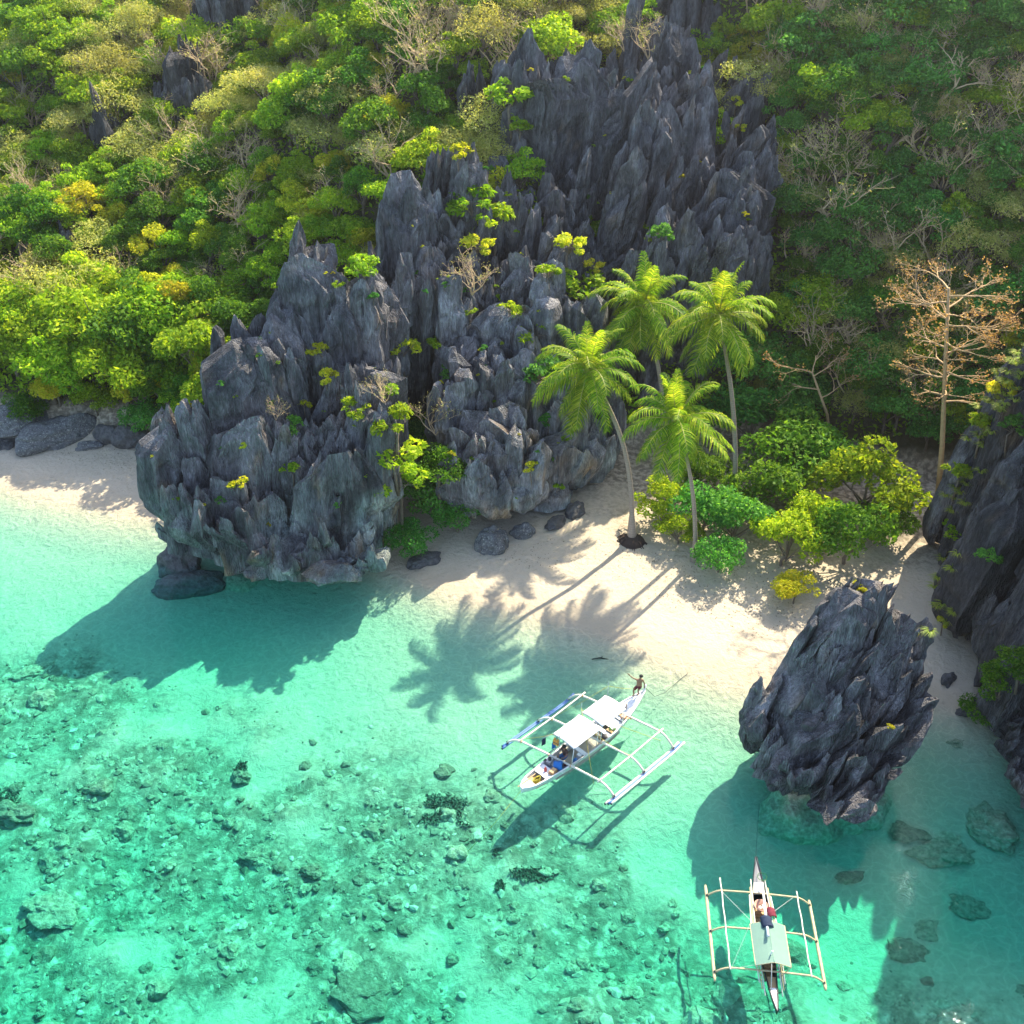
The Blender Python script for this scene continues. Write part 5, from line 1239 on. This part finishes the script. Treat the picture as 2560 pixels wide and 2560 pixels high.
thing_mb('wooden_tray', [('wooden_tray', tr, M_TANWOOD, False)], 'tan wooden tray on the bench between the canopies', 'tray', (1.85, -0.30, 0.70), 0.1)
vg = MB(); rr = np.random.RandomState(8)
for k in range(26):
    a, l = rr.uniform(0, 6.28), rr.uniform(0.08, 0.2); vg.add([(0, 0, 0.02), (math.cos(a) * l - 0.04, math.sin(a) * l, 0.08), (math.cos(a) * l * 1.5, math.sin(a) * l * 1.5, rr.uniform(0.05, 0.2)), (math.cos(a) * l + 0.04, math.sin(a) * l + 0.03, 0.08)], [(0, 1, 2, 3)])
thing_mb('leafy_vegetables', [('leafy_vegetables', vg, M_LEAFVEG, False)], 'bunch of green leaves on the tan wooden tray', 'vegetables', (1.80, -0.34, 0.735))
bg_ = MB(); bg_.lathe([(0.001, 0), (0.26, 0.02), (0.30, 0.14), (0.22, 0.27), (0.08, 0.31), (0.001, 0.31)], n=14)
thing_mb('bag', [('bag', bg_, M_DARK, True)], 'black bag on the floor beside the wooden tray', 'bag', (1.25, -0.36, 0.38))
cb = MB(); cb.box((0, 0, 0.13), (0.34, 0.24, 0.22)); cbl = MB(); cbl.box((0, 0, 0.26), (0.36, 0.26, 0.05))
thing_mb('cool_box', [('body', cb, M_WHITE, False), ('lid', cbl, M_WHITE, False)], 'white cool box on the cabin floor under the rear canopy edge', 'box', (-0.75, -0.30, 0.36), 0.1)
pk = MB(); pk.box((0, 0, 0.02), (0.9, 0.07, 0.03)); pk.box((0.05, 0.10, 0.022), (0.9, 0.07, 0.03))
thing_mb('planks', [('planks', pk, M_TANWOOD, False)], 'two tan planks lying across the bow ahead of the front canopy', 'planks', (2.72, -0.20, 1.04), -1.45)
cr = MB(); cr.box((0, 0, 0.10), (0.30, 0.26, 0.18))
thing_mb('crate', [('crate', cr, M_TERRACOTTA, False)], 'pinkish crate at the starboard end of the bow planks', 'crate', (2.75, -0.36, 0.98), 0.2)
an = MB(); an.tube([(-0.15, -0.1, 0.05), (0.0, 0.0, 0.08), (0.18, 0.06, 0.05)], 0.035, 6); an.tube([(0, 0.12, 0.05), (0.02, -0.14, 0.12)], 0.03, 6); an.lathe([(0.001, 0.1), (0.11, 0.07), (0.12, 0.0)], (0.12, 0.05, 0), 10)
thing_mb('anchor', [('anchor', an, M_DARK, True)], 'dark anchor and chain heap behind the bow planks', 'anchor', (3.02, 0.06, 1.06), 0.3)
st_ = MB(); st_.tube([(0, 0, 0), (0, 0.3, 0)], 0.02, 5)
# mooring ropes
def rope(name, label, pts, mat=M_STEEL, r=0.014):
    mb = MB(); mb.tube(pts, r, 5); o = mb.build(name, mat, None, True); return tag(o, label, 'rope')
bowp = Matrix.Rotation(B1[1], 3, 'Z') @ Vector((4.95, 0, 1.62)) + Vector((*B1[0], 0)); far = ground(1700, 1700, -0.2)
rope('mooring_rope', 'slack mooring rope running from the white bow into the shallows', [bowp, bowp.lerp(far, 0.3) - Vector((0, 0, 0.9)), bowp.lerp(far, 0.6) - Vector((0, 0, 0.75)), Vector((far.x, far.y, tz(far.x, far.y) + 0.03)), Vector((far.x + 0.5, far.y + 0.4, tz(far.x + .5, far.y + .4) + 0.03))], M_DARK)
sp2 = Matrix.Rotation(B1[1], 3, 'Z') @ Vector((-4.9, 0, 0.85)) + Vector((*B1[0], 0)); far = ground(1170, 2130, -1.5)
far.z = tz(far.x, far.y) + 0.1
rope('anchor_rope', 'thin anchor rope slanting from the white stern to the sea bed', [sp2, sp2.lerp(far, 0.5) - Vector((0, 0, 0.2)), far], M_YELLOW, 0.012)

# ---- small fishing boat with a sage canopy
B2 = ((11.65, 31.05), R(86.4)); L2 = 7.9
b2_ = empty('outrigger_boat'); place(b2_, *B2); tag(b2_, 'slim bamboo outrigger boat with a sage green tent canopy in front of the mushroom boulder', 'boat', 'outrigger boats in the bay')
zk = lambda s: -0.2 + (1.0 * max(0, s) ** 3 if s > 0 else 0.75 * abs(s) ** 3)
zs = lambda s: 0.50 + (0.60 * max(0, s) ** 2.2 if s > 0 else 0.36 * abs(s) ** 2.2)
rows = hull_loft(L2, 0.36, zk, zs, n=26, sternw=0.12)
mb = MB(); mb.grid(rows); h2 = mb.build('hull', simple('dark_green_black_hull', (0.035, 0.05, 0.05), 0.5, 0.2, 4), b2_, True)
for sd in (0, 6):
    mb = MB(); mb.tube([(r[sd][0], r[sd][1] * 1.03, r[sd][2] + 0.015) for r in rows], 0.03, 6); mb.build('gunwale', M_DARK, b2_, True)
def deck2(i0, i1, dr, name, mat, w=0.96):
    mb = MB(); mb.grid([[(r[0][0], r[0][1] * w, r[0][2] - dr), (r[0][0], 0, r[0][2] - dr + 0.02), (r[6][0], r[6][1] * w, r[6][2] - dr)] for r in rows[i0:i1 + 1]]); return mb.build(name, mat, b2_)
deck2(22, 26, 0.015, 'foredeck', simple('grey_foredeck', (0.25, 0.25, 0.25), 0.6), 0.96); deck2(20, 22, 0.02, 'fore_hatch', M_WHITE)
deck2(16, 19, 0.22, 'bow_floor', M_TANWOOD); deck2(6, 16, 0.40, 'hull_floor', M_WOOD); deck2(4, 6, 0.05, 'aft_hatch', M_TANWOOD); deck2(0, 4, 0.015, 'aft_deck', M_WHITE)
for x in (-1.55, -0.4, 1.1):
    mb = MB(); mb.box((x, 0, 0.44), (0.16, 0.62, 0.03)); mb.build('bench', M_WOOD, b2_)
for x0, zz, mat in ((2.15, 0.66, M_BAMBOO2), (0.18, 0.60, M_BAMBOO2), (-1.92, 0.62, M_BAMBOO2)):
    pts = []
    for j in range(37):
        y = -2.43 + 4.86 * j / 36; a = abs(y)
        z = zz + 0.04 * math.cos(a) if a < 1.75 else zz + 0.04 * math.cos(1.75) - (zz - 0.18) * ((a - 1.75) / 0.68) ** 1.6
        pts.append((x0 + 0.05 * y, y, z))
    mb = MB(); mb.tube(pts, 0.045, 8); bo = mb.build('boom', M_BAMBOO2, b2_, True)
    for sd in (-1, 1):
        mb = MB(); mb.tube([(x0 + 0.05 * sd * 2.4 - 0.04, sd * 2.4, 0.2), (x0 + 0.05 * sd * 2.4 + 0.04, sd * 2.4, 0.2)], 0.07, 8); mb.build('lashing', M_DARK, bo, True)
for sd, xa, xb in ((1, -2.2, 2.9), (-1, -2.35, 2.35)):
    mb = MB(); n = 30
    mb.tube([(xa + (xb - xa) * i / n, sd * 2.44, 0.12) for i in range(n + 1)], [0.075 + (0.008 if i % 4 == 0 else 0) - (0.03 if i in (0, n) else 0) for i in range(n + 1)], 10); mb.build('float', M_BAMBOO2, b2_, True)
    mb = MB(); mb.tube([(xa + 0.25 + (xb - xa - 0.2) * i / n, sd * (1.78 + 0.012 * math.sin(i * 0.7)), 0.66) for i in range(n + 1)], 0.032, 8); mb.build('side_pole', M_BAMBOO, b2_, True)
    for k, (yy, m) in enumerate(((0.42, M_BAMBOO), (0.52, M_BAMBOO2), (0.62, M_BAMBOO))):
        mb = MB(); mb.tube([(-3.1 + 0.3 * k, sd * yy * 0.9, 0.62 + 0.01 * k), (0, sd * yy, 0.68), (2.9 - 0.45 * k, sd * yy * 0.8, 0.74)], 0.028, 6); mb.build('rail_pole', m, b2_, True)
P = []
for i in range(13):
    x = -2.15 + 2.1 * i / 12
    P.append([(x, 0.78 * (-1 + 0.25 * j), 1.66 - 0.30 * abs(-1 + 0.25 * j) ** 1.25 - 0.03 * math.sin(math.pi * i / 12)) for j in range(9)])
mb = MB(); mb.grid(P); cn = mb.build('canopy', M_SAGE, b2_); so = cn.modifiers.new('thick', 'SOLIDIFY'); so.thickness = 0.012
for i in (0, 12):
    mb = MB(); mb.tube([tuple(Vector(q) - Vector((0, 0, 0.01))) for q in P[i]], 0.022, 6); mb.build('canopy_hem', M_BAMBOO2, cn, True)
for j in (0, 8):
    mb = MB(); mb.tube([P[i][j] for i in range(13)], 0.024, 6); mb.build('canopy_hem', M_BAMBOO2, cn, True)
mb = MB(); mb.tube([P[i][4] for i in range(13)], 0.02, 6); mb.build('ridge_pole', M_SAGE, cn, True)
for i in (0, 12):
    for sd in (-1, 1):
        q = P[i][4 + 4 * sd]; mb = MB(); mb.tube([(q[0], sd * 0.36, 0.5), q], 0.02, 6); mb.build('canopy_post', M_BAMBOO2, b2_, True)
mb = MB(); mb.tube([(-2.1, 0.10, 1.64), (-2.9, 0.10, 0.6)], 0.022, 6); mb.build('stern_prop', M_STEEL, b2_, True)
mb = MB(); mb.tube([(-1.75, 0.1, 1.65), (-1.75, 0.06, 1.9)], 0.03, 6); mb.build('flag_stub', M_WHITE, b2_)
for a, b in (((2.15, 1.75, 0.66), (0.2, 0.5, 1.0)), ((2.15, -1.7, 0.66), (1.0, -0.4, 0.8)), ((-1.9, 1.75, 0.62), (0.0, 0.76, 1.36)), ((-1.9, 1.75, 0.62), (-2.1, 0.7, 1.36))):
    mb = MB(); mb.tube([a, b], 0.009, 4); mb.build('stay_rope', M_STEEL, b2_)
# loose things on the small boat
bs = MB(); bs.lathe([(0.001, 0.03), (0.20, 0.02), (0.31, 0.24), (0.335, 0.25), (0.30, 0.255), (0.19, 0.05), (0.001, 0.045)], n=24)
ct = MB(); rr = np.random.RandomState(5)
for k in range(9): ct.tube([(rr.uniform(-.15, .15), rr.uniform(-.15, .15), 0.06 + 0.01 * k), (rr.uniform(-.18, .18), rr.uniform(-.18, .18), 0.08 + 0.01 * k)], 0.025, 5)
thing_mb('basin', [('bowl', bs, M_TERRACOTTA, True), ('fishing_line', ct, M_BAMBOO, True)], 'round pinkish basin on the bow of the small boat', 'basin', (1.42, 0.03, 0.55), 0.0, B2)
pl = MB(); pl.tube([(2.55, -0.15, 0.98), (0.9, 0.0, 1.42), (-0.95, 0.13, 1.80)], [0.05, 0.062, 0.066], 10)
o = pl.build('white_pole', M_WHITE, None, True); put(o, B2, (0, 0, 0)); tag(o, 'long white pole resting from the small boat bow onto its canopy ridge', 'pole')
hp = MB(); hp.tube([(0.22 * math.cos(a * 0.35), 0.22 * math.sin(a * 0.35), 0.01 * math.sin(a)) for a in range(19)], 0.012, 5)
o = hp.build('net_hoop', M_LEAFVEG, None, True); put(o, B2, (2.95, -0.2, 0.92)); tag(o, 'thin green net hoop at the bow end of the white pole', 'hoop')
for m, p, s, lab in ((M_MAROON, (1.05, -0.40, 0.80), 1.0, 'maroon cloth draped over the starboard rail of the small boat'), (M_NAVY, (-0.10, 0.06, 1.70), 1.15, 'navy cloth thrown over the front of the sage canopy ridge')):
    c = MB(); rr = np.random.RandomState(int(p[0] * 10) + 20)
    c.grid([[(0.08 * (i - 3) * s + rr.normal(0, .01), 0.07 * (j - 3) * s, 0.05 - 0.018 * (j - 3) ** 2 + 0.025 * math.sin(i * 1.7 + j)) for j in range(7)] for i in range(7)])
    o = c.build('cloth', m, None, True); so = o.modifiers.new('thick', 'SOLIDIFY'); so.thickness = 0.03; put(o, B2, p, 0.1); tag(o, lab, 'cloth')
bp = Matrix.Rotation(B2[1], 3, 'Z') @ Vector((3.9, 0, 0.95)) + Vector((*B2[0], 0)); far = ground(1900, 2000, -1.0); far.z = tz(far.x, far.y) + 0.1
rope('mooring_rope', 'thin dark mooring rope from the small boat bow towards the mushroom boulder', [bp, bp.lerp(far, 0.5) - Vector((0, 0, 0.15)), far], M_DARK, 0.010)

# ------------------------------------------------------------------ people
M_SKIN = simple('tanned_skin', (0.32, 0.165, 0.09), 0.55, 0.08, 10)
M_HAIR = simple('black_hair', (0.012, 0.010, 0.009), 0.6, 0.2, 20)
M_SHORTS = simple('maroon_shorts', (0.15, 0.022, 0.03), 0.9, 0.15, 10)
M_SHIRT = simple('brown_patterned_shirt', (0.13, 0.075, 0.055), 0.9, 0.45, 30)
M_BLUECLOTH = simple('blue_shorts', (0.06, 0.20, 0.42), 0.9, 0.15, 10)
def skin_mesh(name, chains, mat, sub=2):
    """chains: lists of (point, radius); chains that start at an existing point share its vertex"""
    V, E, Rr, idx = [], [], [], {}
    for ch in chains:
        prev = None
        for p, r_ in ch:
            k = tuple(round(c, 4) for c in p)
            if k not in idx: idx[k] = len(V); V.append(p); Rr.append(r_)
            if prev is not None and prev != idx[k]: E.append((prev, idx[k]))
            prev = idx[k]
    me = bpy.data.meshes.new(name); me.from_pydata(V, E, []); me.update()
    o = obj('tmp', me); sk = o.modifiers.new('skin', 'SKIN'); sk.use_smooth_shade = True
    for i, d in enumerate(me.skin_vertices[0].data): d.radius = (Rr[i], Rr[i]); d.use_root = (i == 0)
    ss = o.modifiers.new('sub', 'SUBSURF'); ss.levels = sub; ss.render_levels = sub
    m2 = bpy.data.meshes.new_from_object(o.evaluated_get(bpy.context.evaluated_depsgraph_get()))
    bpy.data.objects.remove(o); m2.materials.clear(); m2.materials.append(mat); m2.name = name
    m2.polygons.foreach_set('use_smooth', np.full(len(m2.polygons), True))
    return m2
def hand(w, d, side):
    """palm, four fingers and a thumb leaving the wrist w along d"""
    w, d = Vector(w), Vector(d).normalized(); s = Vector(side).normalized(); palm = w + d * 0.07
    out = [[(tuple(w), 0.026), (tuple(palm), 0.030)]]
    for k, l in enumerate((0.065, 0.080, 0.085, 0.070)):
        b = palm + s * (k - 1.5) * 0.020 + d * 0.015; curl = Vector((0, 0, -0.012))
        out.append([(tuple(palm), 0.030), (tuple(b + d * 0.02), 0.010), (tuple(b + d * (0.02 + l * 0.5) + curl), 0.0095), (tuple(b + d * (0.02 + l * 0.95) + curl * 2.4), 0.008)])
    b = w + d * 0.03 - s * 0.03
    out.append([(tuple(w), 0.026), (tuple(b), 0.012), (tuple(b + d * 0.03 - s * 0.025), 0.0105), (tuple(b + d * 0.055 - s * 0.03), 0.009)])
    return out
def person(label, J, loc, clothes, rz=0.0, hair_dir=(0, -0.3, 0.6)):
    e = empty('person', loc, rz); tag(e, label, 'person')
    v = {k: tuple(p) for k, p in J.items()}
    pel, ch, nk, hd = (Vector(v[k]) for k in ('pelvis', 'chest', 'neck', 'head'))
    mid = pel.lerp(ch, 0.5); ht = hd + (hd - nk).normalized() * 0.07
    chains = [[(v['pelvis'], 0.125), (tuple(mid), 0.115), (v['chest'], 0.135), (v['neck'], 0.058), (tuple(nk.lerp(hd, 0.45)), 0.062), (v['head'], 0.088), (tuple(ht), 0.066)]]
    for s in ('l', 'r'):
        sh, el, wr = Vector(v[s + 'sh']), Vector(v[s + 'el']), Vector(v[s + 'wr'])
        chains.append([(v['chest'], 0.135), (tuple(sh), 0.062), (tuple(sh.lerp(el, 0.5)), 0.046), (tuple(el), 0.038), (tuple(el.lerp(wr, 0.35)), 0.037), (tuple(wr), 0.026)])
        chains += hand(wr, wr - el, (wr - el).cross(Vector((0, 1, 0.2))))
        hp, kn, an, tt = (Vector(v[s + k]) for k in ('hip', 'kn', 'an', 'toe'))
        chains.append([(v['pelvis'], 0.125), (tuple(hp), 0.092), (tuple(hp.lerp(kn, 0.5)), 0.075), (tuple(kn), 0.055), (tuple(kn.lerp(an, 0.35)), 0.052), (tuple(an), 0.034), (tuple(an.lerp(tt, 0.5)), 0.036), (tuple(tt), 0.026)])
    obj('body', skin_mesh('body', chains, M_SKIN), e)
    f = Vector(J['face']).normalized(); up = (ht - nk).normalized(); sd = f.cross(up).normalized()
    mb = MB()      # hair cap: covers crown and back of the head, leaves the face free
    for i in range(9):
        pass
    rowsH = []
    for i in range(8):
        th = i / 7 * R(112); row = []
        for k in range(17):
            a = 2 * math.pi * k / 16; fr = max(0.0, math.cos(a)); t2 = min(th, R(112) - fr * R(52))
            row.append(hd + (up * math.cos(t2) + (f * math.cos(a) + sd * math.sin(a)) * math.sin(t2)) * 0.118 + up * 0.012)
        rowsH.append(row)
    mb.grid(rowsH); hb = mb.build('hair', M_HAIR, e, True); so = hb.modifiers.new('thick', 'SOLIDIFY'); so.thickness = 0.012
    for nm, pts, r_, m in (('nose', [hd + f * 0.085 + up * 0.012, hd + f * 0.108 - up * 0.022], 0.013, M_SKIN), ('ear', [hd + sd * 0.090 + up * 0.01, hd + sd * 0.094 - up * 0.035], 0.014, M_SKIN), ('ear', [hd - sd * 0.090 + up * 0.01, hd - sd * 0.094 - up * 0.035], 0.014, M_SKIN),
                           ('eye', [hd + f * 0.088 + sd * 0.032 + up * 0.014, hd + f * 0.091 + sd * 0.034 + up * 0.014], 0.009, M_HAIR), ('eye', [hd + f * 0.088 - sd * 0.032 + up * 0.014, hd + f * 0.091 - sd * 0.034 + up * 0.014], 0.009, M_HAIR), ('mouth', [hd + f * 0.082 - sd * 0.02 - up * 0.048, hd + f * 0.088 - up * 0.05, hd + f * 0.082 + sd * 0.02 - up * 0.048], 0.007, M_MAROON)):
        mb = MB(); mb.tube(pts, r_, 6); mb.build(nm, m, e, True)
    for nm, mat, kind in clothes:
        if kind == 'shorts':
            c = [[(tuple(mid.lerp(pel, 0.55)), 0.132), (v['pelvis'], 0.142)]]
            for s in ('l', 'r'):
                hp, kn = Vector(v[s + 'hip']), Vector(v[s + 'kn']); c.append([(v['pelvis'], 0.142), (tuple(hp), 0.108), (tuple(hp.lerp(kn, 0.55)), 0.098), (tuple(hp.lerp(kn, 0.92)), 0.092)])
        else:
            c = [[(tuple(pel.lerp(mid, 0.2)), 0.135), (tuple(mid), 0.132), (v['chest'], 0.150), (tuple(ch.lerp(nk, 0.7)), 0.075)]]
            for s in ('l', 'r'):
                sh, el = Vector(v[s + 'sh']), Vector(v[s + 'el']); c.append([(v['chest'], 0.150), (tuple(sh), 0.080), (tuple(sh.lerp(el, 0.6)), 0.064)])
        obj(nm, skin_mesh(nm, c, mat), e)
    return e
ft = Matrix.Rotation(B1[1], 3, 'Z') @ Vector((4.28, 0.12, 0)) + Vector((*B1[0], 0))
s_ = 4.28 / (L1 / 2)
person('shirtless person in maroon shorts crouching back on the bow, one arm raised', dict(pelvis=(.24, .26, .66), chest=(.26, .27, .98), neck=(.28, .28, 1.15), head=(.32, .30, 1.31), face=(-0.5, 0.8, -0.1),
    lsh=(.10, .27, 1.08), lel=(-.14, .34, 1.16), lwr=(-.33, .38, 1.33), rsh=(.43, .26, 1.07), rel=(.54, .27, .80), rwr=(.56, .31, .56),
    lhip=(.15, .22, .62), lkn=(-.08, .10, .44), lan=(-.03, .02, .09), ltoe=(-.15, .10, .035), rhip=(.34, .22, .62), rkn=(.20, .14, .46), ran=(.22, .10, .09), rtoe=(.12, .20, .035)),
    (ft.x - 0.05, ft.y - 0.02, 0.78 + 0.60 * s_ ** 1.7 - 0.005), [('shorts', M_SHORTS, 'shorts')])
q = Matrix.Rotation(B1[1], 3, 'Z') @ Vector((-1.45, 0.20, 0)) + Vector((*B1[0], 0))
person('dark-haired person in a brown patterned shirt sitting at the stern edge of the rear canopy', dict(pelvis=(0, 0, .40), chest=(0.02, .0, .74), neck=(0.04, 0, .93), head=(0.08, 0, 1.09), face=(1, 0, -0.3),
    lsh=(.02, .17, .86), lel=(.16, .26, .62), lwr=(.36, .18, .52), rsh=(.02, -.17, .86), rel=(.16, -.26, .62), rwr=(.36, -.16, .52),
    lhip=(.03, .10, .36), lkn=(.42, .14, .40), lan=(.40, .12, .09), ltoe=(.54, .14, .04), rhip=(.03, -.10, .36), rkn=(.42, -.12, .40), ran=(.38, -.10, .09), rtoe=(.52, -.10, .04)),
    (q.x, q.y, 0.30), [('shirt', M_SHIRT, 'shirt'), ('shorts', M_BLUECLOTH, 'shorts')], B1[1] + math.pi)

# ------------------------------------------------------------------ sunlit haze in the air of the cove
t = NT('warm_haze')
pv = t.n('ShaderNodeVolumePrincipled')
pv.inputs['Color'].default_value = (1.0, 0.95, 0.86, 1); pv.inputs['Density'].default_value = 0.00045; pv.inputs['Anisotropy'].default_value = 0.80
t.t.links.new(pv.outputs[0], t.out.inputs['Volume'])
mb = MB(); mb.box((0, 75, 16), (1900, 1950, 90))
hz = mb.build('haze', t.m)
tag(hz, 'thin warm haze hanging in the air over the cove', 'haze', kind='stuff')
